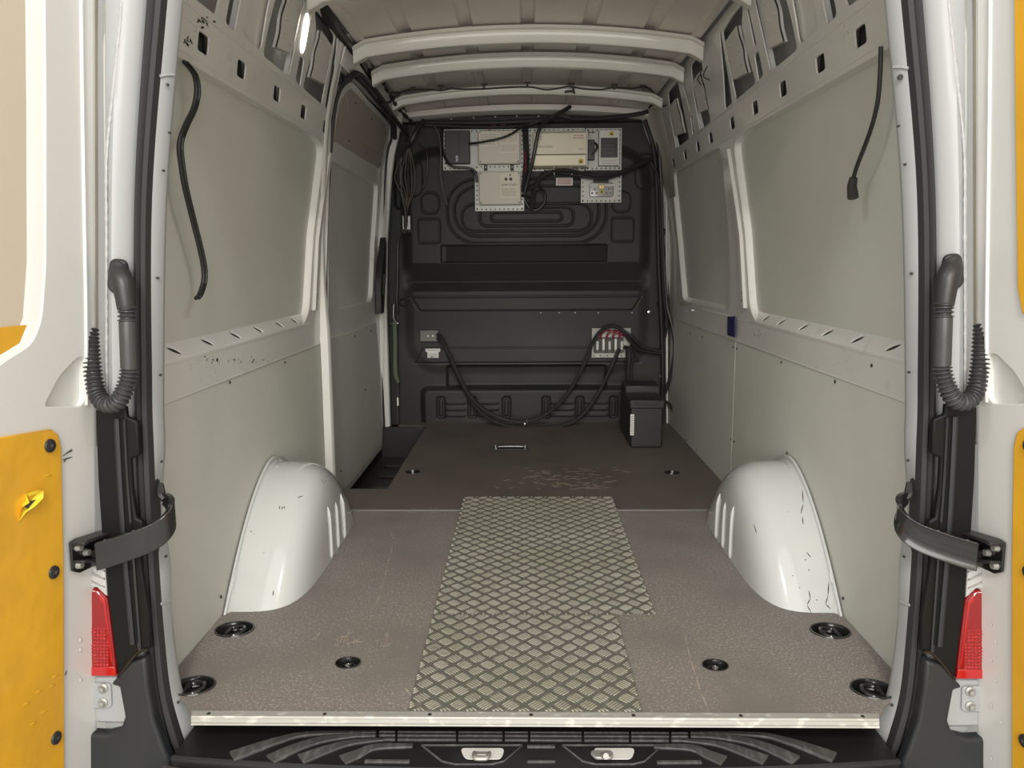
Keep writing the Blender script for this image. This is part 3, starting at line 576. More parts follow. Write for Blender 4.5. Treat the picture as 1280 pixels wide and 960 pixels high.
def trd(px, w0=.010, Z=-.078, nm='tread_rib'):
    q = [P(a, b, Z=Z)-L0 for a, b in px]; q = spline(q) if len(q) > 2 else q; q = [p for p in q if p.y+L0.y > fy(p.x)+.002]
    if len(q) < 2: return
    a = []; b = []
    for i, p in enumerate(q):
        t = (q[min(i+1, len(q)-1)]-q[max(i-1, 0)]).normalized(); n_ = Vector((-t.y, t.x, 0)); wd = w0[0]+(w0[1]-w0[0])*i/(len(q)-1) if isinstance(w0, tuple) else w0
        a.append(p+n_*wd*.5); b.append(p-n_*wd*.5)
    up = Vector((0, 0, .004)); dn = Vector((0, 0, -.004)); mm = MB(); mm.loft([[p+dn for p in a], [p+up for p in a], [p+up for p in b], [p+dn for p in b]], close=True)
    n = len(a); mm.f += [(0, n, 2*n, 3*n), (n-1, 2*n-1, 3*n-1, 4*n-1)]; mm.build(nm, rib_m, bu, bev=.001)
ribs = [[(290, 946), (320, 935), (348, 926), (385, 918), (470, 916)], [(338, 950), (368, 936), (400, 926), (440, 920.5), (470, 920.4)], [(376, 950), (410, 937), (440, 929), (480, 925.4)], [(428, 951), (448, 943), (470, 934.5), (516, 933)], [(456, 952.5), (512, 953)]]
for k, rb in enumerate(ribs):
    wd = (.036, .007) if k < 3 else (.036, .012) if k == 3 else .009
    trd(rb, wd); trd([(1333-a, b+1) for a, b in rb], wd)
for a, b in ((474, 494), (497, 570), (573, 628), (631, 660), (663, 727), (730, 786), (789, 836), (839, 860)):
    for py, wd in ((916.0, .005), (920.4, .006), (925.4, .007)): trd([(a, py+(a-560)*.004), (b, py+(b-560)*.004)], wd)
trd([(659, 934), (694, 934)], .008); trd([(659, 953), (694, 953)], .006)
for cx, k in ((591, 0), (767, 1)):
    z0 = -.0765
    outl = bpoly([(cx-64, 931.5), (cx+62, 931.5), (cx+38, 952), (cx+24, 955.5), (cx-22, 955.5), (cx-38, 952)], z0)
    MB().tube(outl+[outl[0]], .0022, 6, False).build('pocket_rim', rib_m, bu)
    ovl = bpoly(rp([(cx-16+(0 if k == 0 else -10), 936), (cx+40+(0 if k == 0 else -13), 936), (cx+36+(0 if k == 0 else -13), 949.5), (cx-10+(0 if k == 0 else -10), 949.5)], 6), z0+.002); MB().ext(ovl, (0, 0, .002)).build('latch_window', doorw, bu)
la = thing('striker_loop', 'grey metal striker loop standing in the left pocket of the rear step', 'striker', tuple(P(602, 948, Z=-.070)))
MB().tube([(-.016, .012, .004), (-.016, -.004, .012), (-.014, -.014, .014), (-.010, -.020, .014), (.010, -.020, .014), (.014, -.014, .014), (.016, -.004, .012), (.016, .012, .004)], .0048, 8).build('loop', steel, la)
MB().box((0, .006, .004), (.030, .012, .01)).build('base', steel, la, bev=.002)
lb_ = thing('latch_pin', 'grey metal latch lever with a pin in the right pocket of the rear step', 'latch', tuple(P(752, 946, Z=-.070)))
MB().ext([Vector((a, b, 0)) for a, b in rp([(-.020, .014), (.022, .014), (.026, .002), (.020, -.012), (-.014, -.012), (-.024, .004)], .006)], (0, 0, .007)).build('lever', steel, lb_, bev=.002)
MB().cyl((0, 0, .004), (.006, -.03, .022), .0048, 10, .0065).build('pin', steel, lb_)
# ---- rear doors
A_ = math.radians(7)
def dmap(s): return lambda a, z, d: (s*(HX(z)+a*math.sin(A_)+d*math.cos(A_)), -.085-a*math.cos(A_)+d*math.sin(A_), z)
def Dp(px, py, s):                                # photo point on the inner face of the open door -> (a, z)
    z = .7
    for _ in range(20):
        h = Vector((s*HX(z), -.085, 0)); n_ = Vector((math.cos(A_)*s, math.sin(A_), 0)); dd = _f+_r*((px-640)/F)-_u*((py-480)/F)
        t = (h-CAM).dot(n_)/dd.dot(n_); q = CAM+dd*t; z = q.z
    return ((q-h).dot(Vector((s*math.sin(A_), -math.cos(A_), 0))), q.z)
for s, nm, lb in ((-1, 'door_1', 'left rear door swung open, white inner frame with yellow lower board'), (1, 'door_2', 'right rear door swung open, white inner frame with yellow boards')):
    dr = struct(nm, lb); dm = dmap(s)
    wpx = [(56, 0), (57, 150), (57, 330), (52, 400), (40, 430), (0, 455)]
    wa = [Dp(a, b, -1) for a, b in wpx]
    hole = [(wa[0][0]+.0, 1.75)]+wa+[(.35, .74), (.72, .74), (.72, 1.75)]
    hole = rp(hole, .02, 3)
    out = [(0, -.16), (.76, -.16), (.76, 1.85), (0, 1.85)]
    tri = rp([Dp(a, b, -1) for a, b in ((55, 508), (100, 508), (106, 500), (106, 447), (97, 447), (75, 470))], .012, 3)
    sheet('inner_skin', out, [hole, tri], dm, 0, .02, doorw, dr, bev=.006)
    MB().ext([dm(a, z, .0) for a, z in ((0, -.16), (0, 1.85))]+[dm(a, z, .05) for a, z in ((0, 1.85), (0, -.16))], Vector(dm(.004, 0, 0))-Vector(dm(0, 0, 0))).build('hinge_edge', doorw, dr)
    # raised bead running down the frame
    MB().tube([dm(.03+.01*math.sin(max(0, z-.9)*2), z, -.001) for z in np.linspace(1.7, .70, 12)], .004, 6).build('pressed_bead', doorw, dr)
    sheet('recess_floor', [(-.0, .68), (.14, .68), (.14, .82), (-.0, .82)], [], dm, .012, .016, doorw, dr, bev=0)
    sheet('recess_panel', [(-.03, .60), (.75, .60), (.75, 1.80), (-.03, 1.80)], [], dm, .015, .019, cream, dr, bev=0)
    sheet('outer_panel', [(0.0, -.16), (.76, -.16), (.76, 1.85), (0.0, 1.85)], [], dm, .055, .06, cream, dr, bev=.004)
    # sloping side of the window recess
    e0 = [(a, z) for a, z in [(wa[0][0], 1.75)]+wa]
    m_ = MB(); m_.loft([[Vector(dm(a-.002, z, .002)) for a, z in e0], [Vector(dm(a+.012, z+.002, .007)) for a, z in e0], [Vector(dm(a+.030, z+.006, .016)) for a, z in e0]]); m_.build('recess_side', doorw, dr)
    # lower yellow board
    yp = [Dp(a, b, -1) for a, b in ((78, 960), (77, 700), (74, 560), (70, 543), (60, 536), (0, 546))]
    yo = [(yp[0][0], -.12)]+yp+[(.70, yp[-1][1]+.02), (.70, -.12)]
    yb = sheet('yellow_board', yo, [], dm, -.006, .0, yellow, dr, bev=.003)
    for px, py in ((58, 557), (63, 715), (66, 922)) if s < 0 else ((1291, 557), (1285, 926), (1290, 715)):
        a, z = Dp(px, py, s); c = Vector(dm(a, z, -.007)); n_ = (Vector(dm(a, z, -.013))-c)
        MB().tube([c, c+n_*.6, c+n_], [.0135, .0125, .006], 16, False).build('fastener', black, yb)
        MB().tube([c+n_, c+n_*1.15], [.004, .002], 10, False).build('fastener_pin', ink, yb)
    if s < 0:
        # yellow board low in the window recess
        a0, z0 = Dp(50, 413, -1)
        sheet('recess_board', [(a0-.01, z0-.14), (.70, z0-.14), (.70, z0+.012), (a0-.0, z0+.012)], [], dm, .010, .014, yellow, dr, bev=.002)
        m_ = MB(); f0 = [(28, 617, .0), (37, 612, .012), (48, 613, .004), (44, 622, .01), (33, 632, .012), (26, 640, .004), (19, 652, .0), (18, 634, .008), (24, 628, .014)]
        pts_ = [Vector(dm(*Dp(a, b, -1), -.007-h_)) for a, b, h_ in f0]; c_ = Vector(dm(*Dp(31, 626, -1), .002)); n = len(pts_)
        m_.add(pts_+[c_], [(i, (i+1) % n, n) for i in range(n)]); m_.build('torn_flap', yellow_l, yb, smooth=False)
        m_ = MB(); m_.add([Vector(dm(*Dp(a, b, -1), -.0125)) for a, b in ((23, 633), (30, 626), (38, 624), (32, 630), (27, 636))], [(0, 1, 2, 3, 4)]); m_.build('tear', dark_m, yb)
        for cx_, cy_ in ((45, 616), (57, 595), (66, 846), (45, 865), (52, 890), (38, 905), (62, 858), (30, 880)):
            a, z = Dp(cx_, cy_, -1); MB().tube([dm(a-.010, z-.003, -.0055), dm(a, z+.002, -.0062), dm(a+.012, z+.003, -.0055)], [.0006, .0018, .0006], 6).build('dent', yellow, yb)
        m_ = MB()
        for a, b, c_, d_ in ((77, 575, 90, 571), (78, 570, 90, 561), (79, 578, 82, 574), (83, 566, 90, 563), (81, 845, 83, 838)):
            p0 = Vector(dm(*Dp(a, b, -1), -.001)); p1 = Vector(dm(*Dp(c_, d_, -1), -.001)); m_.tube([p0, (p0+p1)/2, p1], [.0004, .0014, .0004], 5, False)
        o = m_.build('scuff_marks', dark_m, dr); o['kind'] = 'stuff'
    else:
        ry = [Dp(a, b, 1) for a, b in ((1271, 0), (1272, 150), (1275, 360), (1281, 392))]
        sheet('yellow_board', [(ry[0][0], 1.72)]+ry+[(.6, .80), (.70, .80), (.70, 1.72)], [], dm, -.006, -.001, yellow, dr, bev=.003)
        for py in (597, 635, 651): 
            a, z = Dp(1271.5, py, 1); MB().tube([dm(a, z, -.002), dm(a+.006, z, -.004)], .0015, 6, False).build('clip', doorw, dr)
    for py in (800, 812, 850) if s < 0 else (780, 802, 825, 850, 882, 902, 948):
        a, z = Dp(100 if s < 0 else 1240+(py % 3)*6, py, s); c = Vector(dm(a, z, -.001)); inst('paint_nib', 'nib', lambda: MB().lathe([(0, .002), (.003, .001), (.005, 0)], (0, 0, 0), 8, 'x'), tuple(c), dr, doorw)
# ================================================================== THINGS
# ---- wheel arches
ya, ry_ = .865, .455
for s, lb in ((-1, 'glossy white steel wheel arch cover on the left of the load floor'), (1, 'glossy white steel wheel arch cover on the right of the load floor')):
    arch = mat('arch_paint', (.575, .59, .575), .14, coat=1, bump=(5, .15, .006))
    wa_ = thing('wheel_arch', lb, 'wheel arch', (s*.87, ya, 0), 'wheel arch covers')
    m_ = MB(); rows = []
    for i in range(19):
        t = i/18*PI/2; dx = .202*math.sin(t)**.46; R = math.cos(t)**.44 if i < 18 else 0
        row = []
        for j in range(41):
            a = PI*j/40; ca, sa = math.cos(a), math.sin(a)
            u_ = math.copysign(abs(ca)**.9, ca); yy = -ry_*u_*R; zz = .318*(1-abs(u_)**1.85)*R
            row.append(Vector((-s*dx, yy, zz)))
        rows.append(row)
    m_.loft(rows); m_.build('arch_shell', arch, wa_, ang=60)
    # flange against the wall
    m_ = MB(); m_.loft([[Vector((-s*dx, -(ry_+e)*math.copysign(abs(math.cos(a))**.9, math.cos(a)), (.318+e)*(1-abs(math.cos(a))**1.53))) for a in [PI*j/40 for j in range(41)]] for dx, e in ((-.002, .022), (.004, .02), (.005, .008), (.012, .001))]); m_.build('wall_flange', arch, wa_)
    for k in range(3):
        y0 = -.06+k*.095; zt = .190-k*.010
        MB().tube([(-s*.199, y0, .006), (-s*.2015, y0, .02), (-s*.201, y0, .10), (-s*.199, y0, zt-.03), (-s*.192, y0, zt)], [.002, .005, .005, .005, .002], 8, flat=1.3).build('pressed_rib', arch, wa_)
    for a in (.52, 1.05, 1.5, 2.0):
        MB().tube([(-s*(.022), -ry_*math.cos(a), .318*(1-abs(math.cos(a))**1.7)-.004), (-s*.030, -ry_*math.cos(a), .318*(1-abs(math.cos(a))**1.7)-.004)], .006, 8, False).build('spot_weld', arch, wa_)
    sh = [c for c in wa_.children if c.name.startswith('arch_shell')][0]; bpy.context.view_layer.update(); m_ = MB(); rs = random.Random(21+s)
    segs = ([(1003, 612, 1004, 628), (1004, 630, 1001, 642), (1003, 646, 1004, 656), (1011, 738, 1013, 748), (1013, 748, 1009, 756), (1009, 757, 1014, 765), (1036, 728, 1035, 745), (1035, 745, 1032, 755), (1032, 755, 1038, 761), (1008, 690, 1014, 697), (942, 655, 946, 667)]
            if s > 0 else [(349, 637, 350, 632), (352, 637, 354, 633), (355, 636, 356, 633), (398, 597, 416, 584), (310, 632, 308, 640), (372, 622, 378, 620), (342, 738, 341, 745)])
    segs += [(x, y, x+rs.uniform(-2, 2), y+rs.uniform(-1, 1)) for x, y in [((402, 404, 408, 313, 317, 330)[k], (600, 603, 601, 664, 668, 690)[k]) if s < 0 else ((1006, 1012, 1000, 985, 990, 1020)[k], (700, 712, 735, 640, 720, 750)[k]) for k in range(6)]]
    def hit(px, py):
        d = (_f+_r*((px-640)/F)-_u*((py-480)/F)).normalized(); mi = sh.matrix_world.inverted(); ok, lo, n_, _ = sh.ray_cast(mi @ CAM, mi.to_3x3() @ d); return (lo-(mi.to_3x3() @ d)*.0008) if ok else None
    for a, b, c_, d_ in segs:
        p0, p1, p2 = hit(a, b), hit((a+c_)/2, (b+d_)/2), hit(c_, d_)
        if p0 and p1 and p2: m_.tube([p0, p1, p2], [.0005, .0016, .0005], 5, False)
    if m_.v: o = m_.build('scuff_marks', dark_m, wa_); o['kind'] = 'stuff'
# ---- tread plates
def tread(name, lb, x0, x1, y0, y1, z):
    t = thing(name, lb, 'tread plate', ((x0+x1)/2, (y0+y1)/2, z), 'aluminium tread plates'); ox_, oy = t.location.x, t.location.y
    MB().bx(x0-ox_, x1-ox_, y0-oy, y1-oy, -.0, .003).build('plate', alu_d, t)
    m_ = MB(); T = .0412; c45 = math.cos(PI/4); nb = 5; og = P(541, 883, Z=0)
    for i in range(-90, 90):
        for j in range(-90, 90):
            cu, cv = (i+.5)*T, (j+.5)*T; cx, cy = (cu-cv)*c45+og.x, (cu+cv-T)*c45+og.y
            if not (x0-.03 < cx < x1+.03 and y0-.03 < cy < y1+.03): continue
            par = (i+j+1) % 2
            for k in range(nb):
                off = (k-(nb-1)/2)*T*.165; L = T*(.36 if k in (0, nb-1) else .41)
                u0, v0, u1, v1 = (cu-L, cv+off, cu+L, cv+off) if par else (cu+off, cv-L, cu+off, cv+L)
                ax, ay, bx_, by = (u0-v0)*c45+og.x, (u0+v0-T)*c45+og.y, (u1-v1)*c45+og.x, (u1+v1-T)*c45+og.y
                # clip to the plate
                t0, t1 = 0, 1
                for (p_, q_, lo, hi) in ((ax, bx_, x0, x1), (ay, by, y0, y1)):
                    d_ = q_-p_; ta, tb = ((lo-p_)/d_, (hi-p_)/d_); ta, tb = min(ta, tb), max(ta, tb); t0, t1 = max(t0, ta), min(t1, tb)
                if t1-t0 < .12: continue
                A2 = Vector((ax+(bx_-ax)*t0, ay+(by-ay)*t0, .0031)); B2 = Vector((ax+(bx_-ax)*t1, ay+(by-ay)*t1, .0031)); A2 -= Vector((ox_, oy, 0)); B2 -= Vector((ox_, oy, 0))
                dv = (B2-A2).normalized(); nv = Vector((-dv.y, dv.x, 0))*.0021; h_ = Vector((0, 0, .0019)); L_ = (B2-A2).length; e = dv*min(.006, L_*.3)
                a1, b1 = A2+e, B2-e
                m_.add([A2, a1-nv, b1-nv, B2, b1+nv, a1+nv, a1-nv*.6+h_, b1-nv*.6+h_, b1+nv*.6+h_, a1+nv*.6+h_], [(6, 7, 8, 9), (1, 2, 7, 6), (4, 5, 9, 8), (0, 1, 6, 9), (0, 9, 5), (3, 8, 7, 2), (3, 4, 8)])
    o = m_.build('raised_bars', alu_b, t, smooth=False); o['kind'] = 'stuff'; return t
tread('tread_plate', 'five-bar aluminium tread plate at the rear edge of the floor', -.276, .242, -.086, .3875, .001)
tread('tread_plate', 'longer wider aluminium tread plate further in, ending near the joint strip', -.276, .352, .390, 1.497, .001)
# ---- lashing rings
labs = ['lashing ring in the rear left floor corner by the white flange', 'lashing ring just behind the left wheel arch', 'small round lashing cup between left wheel arch and tread plate', 'lashing ring in the rear right floor corner by the white flange', 'lashing ring just behind the right wheel arch', 'small round lashing cup between tread plate and right floor corner']
for (x, y, r), lb in list(zip(RING, labs))+[((*RINGF[0],), 'lashing cup in the dark front floor beside the step well'), ((*RINGF[1],), 'lashing cup in the dark front floor near the black battery box')]:
    t = thing('lashing_ring', 'black recessed '+lb, 'lashing ring', (x, y, 0), 'floor lashing rings'); e = .86 if r > .04 or r == .03 else .9
    m_ = MB().lathe([(r*1.08, .0006), (r*1.06, .003), (r*.98, .0028), (r*.93, -.008), (r*.80, -.020), (0, -.021)], (0, 0, 0), 28); m_.v = [(a, b*e, c) for a, b, c in m_.v]; m_.build('cup', black_g, t)
    if r > .04:
        sg = -1 if x < 0 else 1
        MB().tube([(-sg*r*.6*math.cos(a)+sg*.004, r*.55*math.sin(a), -.006+.004*math.cos(a)) for a in np.linspace(-2.2, 2.2, 15)], .0055, 8).build('ring', black_g, t)
        MB().tube([(sg*r*.38, -r*.42, -.008), (sg*r*.38, r*.42, -.008)], .007, 8, False).build('hinge_bar', black_g, t)
        MB().lathe([(0, .006), (.007, .005), (.009, 0)], (-sg*.006, 0, -.018), 10).build('bolt', chrome, t)
    else:
        MB().lathe([(0, -.004), (.008, -.005), (.010, -.009), (.010, -.02)], (0, 0, 0), 14).build('bolt', chrome, t)
        MB().tube([(r*.6*math.cos(a), r*.5*math.sin(a), -.010) for a in np.linspace(0, 2*PI, 17)], .0025, 6, False).build('ring', black_g, t)
# small floor slots
# ---- seat bracket bolted on the floor
q = P(638, 563, Z=0); t = thing('floor_bracket', 'low black bracket with two chrome bolts on the front floor', 'bracket', (q.x, q.y, 0))
MB().bx(-.09, .09, -.012, .016, .001, .010).build('base_strip', black, t, bev=.002); MB().tube([(-.07, 0, .010), (-.062, 0, .020), (.062, 0, .020), (.07, 0, .010)], .006, 8).build('bar', black_g, t)
for x in (-.078, .078):
    MB().bx(x-.016, x+.016, -.02, .02, .001, .014).build('foot', black, t, bev=.003); MB().lathe([(0, .034), (.006, .032), (.007, .014), (.011, .013), (.011, .008)], (x, -.006, 0), 12).build('bolt', chrome, t)
# ---- black battery box at the front right
a_, b_ = P(781, 560, Z=0), P(822, 562, Z=0); cx, cyy = (a_.x+b_.x)/2, a_.y; Wb = (b_.x-a_.x)
t = thing('battery_box', 'black plastic battery box standing on the front right floor', 'box', (cx+.03, cyy+.14, 0)); hb = .30
MB().bx(-Wb/2, Wb/2, -.14, .10, .001, .225).build('box_body', black, t, bev=.008)
MB().bx(-Wb/2-.008, Wb/2+.008, -.148, .108, .215, .262).build('lid', black, t, bev=.006)
MB().ext([Vector((a, -.149, b)) for a, b in ((-.065, .262), (.055, .262), (.043, .236), (-.053, .236))], (0, -.004, 0)).build('lid_handle', bump_m, t, bev=.002)
MB().bx(-.06, .06, -.145, -.138, .196, .202).build('front_ridge', bump_m, t)
MB().bx(-.088, -.068, -.146, -.142, .07, .185).build('white_tag', white_l, t, bev=.002)
m_ = MB()
for i in range(9): m_.bx(-.083, -.074, -.1468, -.146, .08+i*.0115, .084+i*.0115)
m_.build('lettering', ink, t)
MB().bx(-Wb/2+.0, Wb/2+.03, .115, .30, .001, .30).build('rear_housing', black, t, bev=.01)
# ---- perforated mounting plates and electrics on the bulkhead
YE = 3.035
def pr(px0, py0, px1, py1, Y): a = P(px0, py1, Y=Y); b = P(px1, py0, Y=Y); return a.x, b.x, a.z, b.z
def perf(lb, px0, py0, px1, py1, Y, pitch=5.6, m=steel):
    x0, x1, z0, z1 = pr(px0, py0, px1, py1, Y); t = thing('mounting_plate', lb, 'plate', ((x0+x1)/2, Y, z0), 'perforated plates on the bulkhead'); o_ = t.location
    MB().bx(x0-o_.x, x1-o_.x, 0, .003, 0, z1-z0).build('plate', m, t, smooth=False)
    p_ = pitch/205; W_, H_ = x1-x0, z1-z0; n1 = max(2, round(W_/p_)); n2 = max(2, round(H_/p_)); m_ = MB()
    pts = set()
    for i in range(n1): pts |= {(round(-W_/2+W_*(i+.5)/n1, 4), .010), (round(-W_/2+W_*(i+.5)/n1, 4), round(H_-.010, 4))}
    for j in range(n2): pts |= {(round(-W_/2+.012, 4), round(H_*(j+.5)/n2, 4)), (round(W_/2-.012, 4), round(H_*(j+.5)/n2, 4))}
    for x, z in pts: m_.lathe([(.0045, -.0008), (0, -.0008)], (x, 0, z), 8, 'y'); m_.lathe([(.0045, 0.001), (.0045, -.0008)], (x, 0, z), 8, 'y')
    o = m_.build('plate_holes', cavity, t); o['kind'] = 'stuff'; return t
perf('perforated zinc plate behind the black box and the upper beige enclosure', 554, 161, 655, 213, YE)
perf('perforated zinc plate behind the lower beige enclosure', 594, 206, 655, 264, YE-.006)
perf('perforated zinc plate behind the beige inverter', 660, 160, 731, 214, YE)
perf('perforated zinc plate behind the white switch panel', 732, 160, 777.5, 213, YE)
perf('square perforated zinc plate carrying the jump terminal cover', 726, 219, 777, 253.5, YE-.004)
# black electronic module
x0, x1, z0, z1 = pr(557, 163, 587, 205, 3.0); t = thing('control_module', 'black ribbed electronic module left of the beige enclosures', 'electronic module', ((x0+x1)/2, 3.03, z0)); o_ = t.location
MB().bx(x0-o_.x, x1-o_.x, -.04, 0, 0, z1-z0).build('case', black, t, bev=.004)
for dx in (.004, .012): MB().bx(dx, dx+.003, -.043, -.04, .05, z1-z0-.01).build('fin', bump_m, t)
MB().bx(-.010, .002, -.0415, -.04, .012, .045).build('sticker', white_l, t)
m_ = MB(); [m_.bx(-.008, 0, -.0422, -.0415, .016+.007*i, .019+.007*i) for i in range(4)]; m_.build('lettering', ink, t)
def encl(lb, px0, py0, px1, py1, dep=.05):
    x0, x1, z0, z1 = pr(px0, py0, px1, py1, YE-.01-dep); t = thing('enclosure', lb, 'electrical enclosure', ((x0+x1)/2, YE-.008, z0), 'beige enclosures on the bulkhead'); w_, h_ = x1-x0, z1-z0
    MB().bx(-w_/2, w_/2, -dep, 0, 0, h_).build('case', boxw, t, bev=.004); MB().bx(-w_/2+.003, w_/2-.003, -dep-.006, -dep, .003, h_-.003).build('cover', boxw, t, bev=.002)
    for x in (-1, 1):
        for z in (.012, h_-.012): inst('screw', 'escrew', lambda: MB().lathe([(0, -.0025), (.003, -.002), (.0042, 0)], (0, 0, 0), 8, 'y'), (x*(w_/2-.012), -dep-.006, z), t, ink)
    return t, w_, h_, -dep-.0062
t, w_, h_, yf = encl('upper beige enclosure with two paper labels on the bulkhead', 598, 163, 650, 205)
def lbl(t, x0, x1, z0, z1, yf, m=label_m, rows=5, im=None, tall=.35):
    MB().bx(x0, x1, yf-.001, yf, z0, z1).build('paper_label', m, t); m_ = MB(); H_ = (z1-z0)/(rows+1); rr_ = random.Random(int(x0*1e4)+rows)
    for i in range(rows):
        zc = z0+H_*(i+1); x = x0+.006
        while x < x1-.01: L = rr_.uniform(.003, .012); m_.bx(x, min(x+L, x1-.005), yf-.0015, yf-.001, zc-H_*tall/2, zc+H_*tall/2); x += L+.003
    m_.build('fine_print', im or mat('faint_ink', (.36, .31, .26), .7), t)
lbl(t, -w_/2+.008, -.012, h_-.088, h_-.010, yf, rows=5); lbl(t, .004, w_/2-.012, h_-.070, h_-.006, yf, rows=5); lbl(t, .004, w_/2-.012, h_-.125, h_-.073, yf, rows=4)
t2, w_, h_, yf = encl('lower beige enclosure with the jump start instruction label', 599, 214, 651, 256)
MB().bx(.0, w_/2-.014, yf-.001, yf, .036, h_-.012).build('instruction_label', mat('beige_label', (.80, .74, .62), .6), t2)
text('JUMP START', .0165, (w_/4-.006, yf-.0014, h_-.078), (PI/2, 0, 0), ink, t2)
lbl(t2, .006, w_/2-.020, .044, h_-.092, yf-.0011, m=_mats['beige_label'], rows=6)
for dx, dz, r in ((.036, -.045, .009), (.064, -.045, .009), (.060, -.022, .005)): MB().lathe([(0, -.006), (r*.8, -.006), (r, 0)], (dx, yf, h_+dz), 14, 'y').build('socket', ink, t2)
for px in (607, 640):
    q = P(px, 209, Y=YE-.03); k = thing('mounting_clip', 'black spring clip between the two beige enclosures, %s one' % ('left' if px == 607 else 'right'), 'clip', (q.x, YE-.006, q.z-.018), 'clips between the enclosures')
    MB().bx(-.009, .009, -.022, 0, 0, .04).build('clip_body', ink, k, bev=.002); MB().lathe([(0, -.003), (.004, -.002), (.005, 0)], (0, -.022, .02), 8, 'y').build('bolt', chrome, k)
# inverter
x0, x1, z0, z1 = pr(667, 164, 734, 209.5, 2.95); t = thing('inverter', 'wide beige metal power inverter at the top of the bulkhead', 'inverter', ((x0+x1)/2, YE-.003, z0)); w_, h_ = x1-x0, z1-z0; yf = -.085
MB().ext([Vector((-w_/2, a, b)) for a, b in ((0, 0), (-.05, 0), (-.07, .012), (-.078, .07), (-.085, .075), (-.085, h_-.008), (-.078, h_), (0, h_))], (w_, 0, 0)).build('case', inv_m, t, bev=.002)
MB().bx(w_/2-.006, w_/2+.004, -.088, 0, .002, h_+.002).build('end_cap', pad_m, t, bev=.002)
MB().bx(-w_/2+.012, .055, yf-.002, yf, .082, h_-.012).build('front_plate', inv_m, t, bev=.001); MB().bx(-w_/2, w_/2, -.082, -.0785, .070, .073).build('seam', ink, t)
text('EVOLUTION', .018, (-.095, yf-.0026, .115), (PI/2, 0, 0), mat('brown_ink', (.16, .13, .09), .6), t)
lbl(t, .068, w_/2-.010, h_-.050, h_-.010, yf, rows=2, im=redink); lbl(t, -w_/2+.02, -w_/2+.056, h_-.055, h_-.012, yf-.002, rows=4, im=ink)
MB().bx(.085, w_/2-.01, yf-.001, yf, .082, .092).build('paper_label', label_m, t); text('EV3000' if 0 else 'POWER', .009, (.118, yf-.0012, .101), (PI/2, 0, 0), _mats['brown_ink'], t)
def warn(t, x, z, y, s_=.014, parent=None):
    MB().bx(x-s_, x+s_, y-.001, y, z-s_*.9, z+s_*.9).build('warning_label', yel_s, parent or t); MB().ext([Vector((x+a*s_, y-.001, z+b*s_)) for a, b in ((-.6, -.55), (.6, -.55), (0, .6))], (0, -.0008, 0)).build('warning_triangle', ink, parent or t)
warn(t, w_/2-.035, .034, -.078)
m_ = MB(); [m_.bx(-w_/2+.05+i*.0225, -w_/2+.062+i*.0225, -.07, -.02, h_, h_+.010) for i in range(14) if i != 8]; m_.build('cooling_fins', steel, t)
# switch panel
x0, x1, z0, z1 = pr(748.5, 162, 775, 207, 2.98); t = thing('switch_panel', 'white framed switch panel with a dark screen, right of the inverter', 'panel', ((x0+x1)/2, YE-.003, z0)); w_, h_ = x1-x0, z1-z0
MB().bx(-w_/2, w_/2, -.05, 0, 0, h_).build('housing', white_l, t, bev=.004); MB().bx(-w_/2+.010, w_/2-.012, -.053, -.05, .045, h_-.045).build('screen', mat('dark_screen', (.035, .033, .032), .25), t, bev=.002)
m_ = MB(); [m_.bx(-.035, .03, -.0536, -.053, .07+.022*i, .073+.022*i) for i in range(4)]; m_.build('screen_lines', mat('screen_grey', (.09, .085, .08), .4), t)
warn(t, .012, h_-.022, -.05, .013); m_ = MB(); [m_.bx(-.04, .04, -.0508, -.05, .012+.014*i, .014+.014*i) for i in range(2)]; m_.build('fine_print', _mats['faint_ink'], t)
# fuse holder between inverter and switch panel
x0, x1, z0, z1 = pr(735, 174, 743, 200, 2.99); t = thing('fuse_holder', 'dark fuse holder between the inverter and the switch panel', 'fuse holder', ((x0+x1)/2, YE, z0))
MB().bx(-.02, .02, -.04, 0, 0, z1-z0).build('holder_body', mat('dark_maroon', (.03, .012, .014), .3), t, bev=.004); MB().tube([(.02, -.03, .10), (.035, -.045, .08), (.03, -.05, .06), (.005, -.045, .03)], .006, 8).build('lead', black_g, t)
# terminal cover
x0, x1, z0, z1 = pr(737, 228, 767, 246, 2.99); t = thing('terminal_block', 'clear-covered terminal block with yellow warnings on the square plate', 'terminal block', ((x0+x1)/2, YE-.006, z0)); w_, h_ = x1-x0, z1-z0
MB().ext([Vector((a, 0, b)) for a, b in rp([(-w_/2, 0), (w_/2, 0), (w_/2, h_), (-w_/2, h_)], .015)], (0, -.035, 0)).build('cover', mat('smoked_cover', (.30, .29, .27), .2, coat=1), t, bev=.003)
MB().bx(-.045, .04, -.038, -.002, h_, h_+.02).build('gland', ink, t, bev=.002)
for x in (-1, 1):
    MB().bx(x*.045-.028, x*.045+.028, -.0365, -.035, h_-.020, h_-.010).build('white_label', white_l, t)
    m_ = MB(); [m_.lathe([(0, -.008), (.005, -.006), (.007, 0)], (x*.042+a, -.035, .02+b), 10, 'y') for a, b in ((-.013, 0), (.013, 0), (0, .022))]; m_.build('nuts', chrome, t)
warn(t, 0, .030, -.035, .011); MB().bx(-.012, -.003, -.040, -.035, .048, .066).build('brass_tab', brass, t); MB().bx(.003, .012, -.040, -.035, .048, .066).build('brass_tab', brass, t)
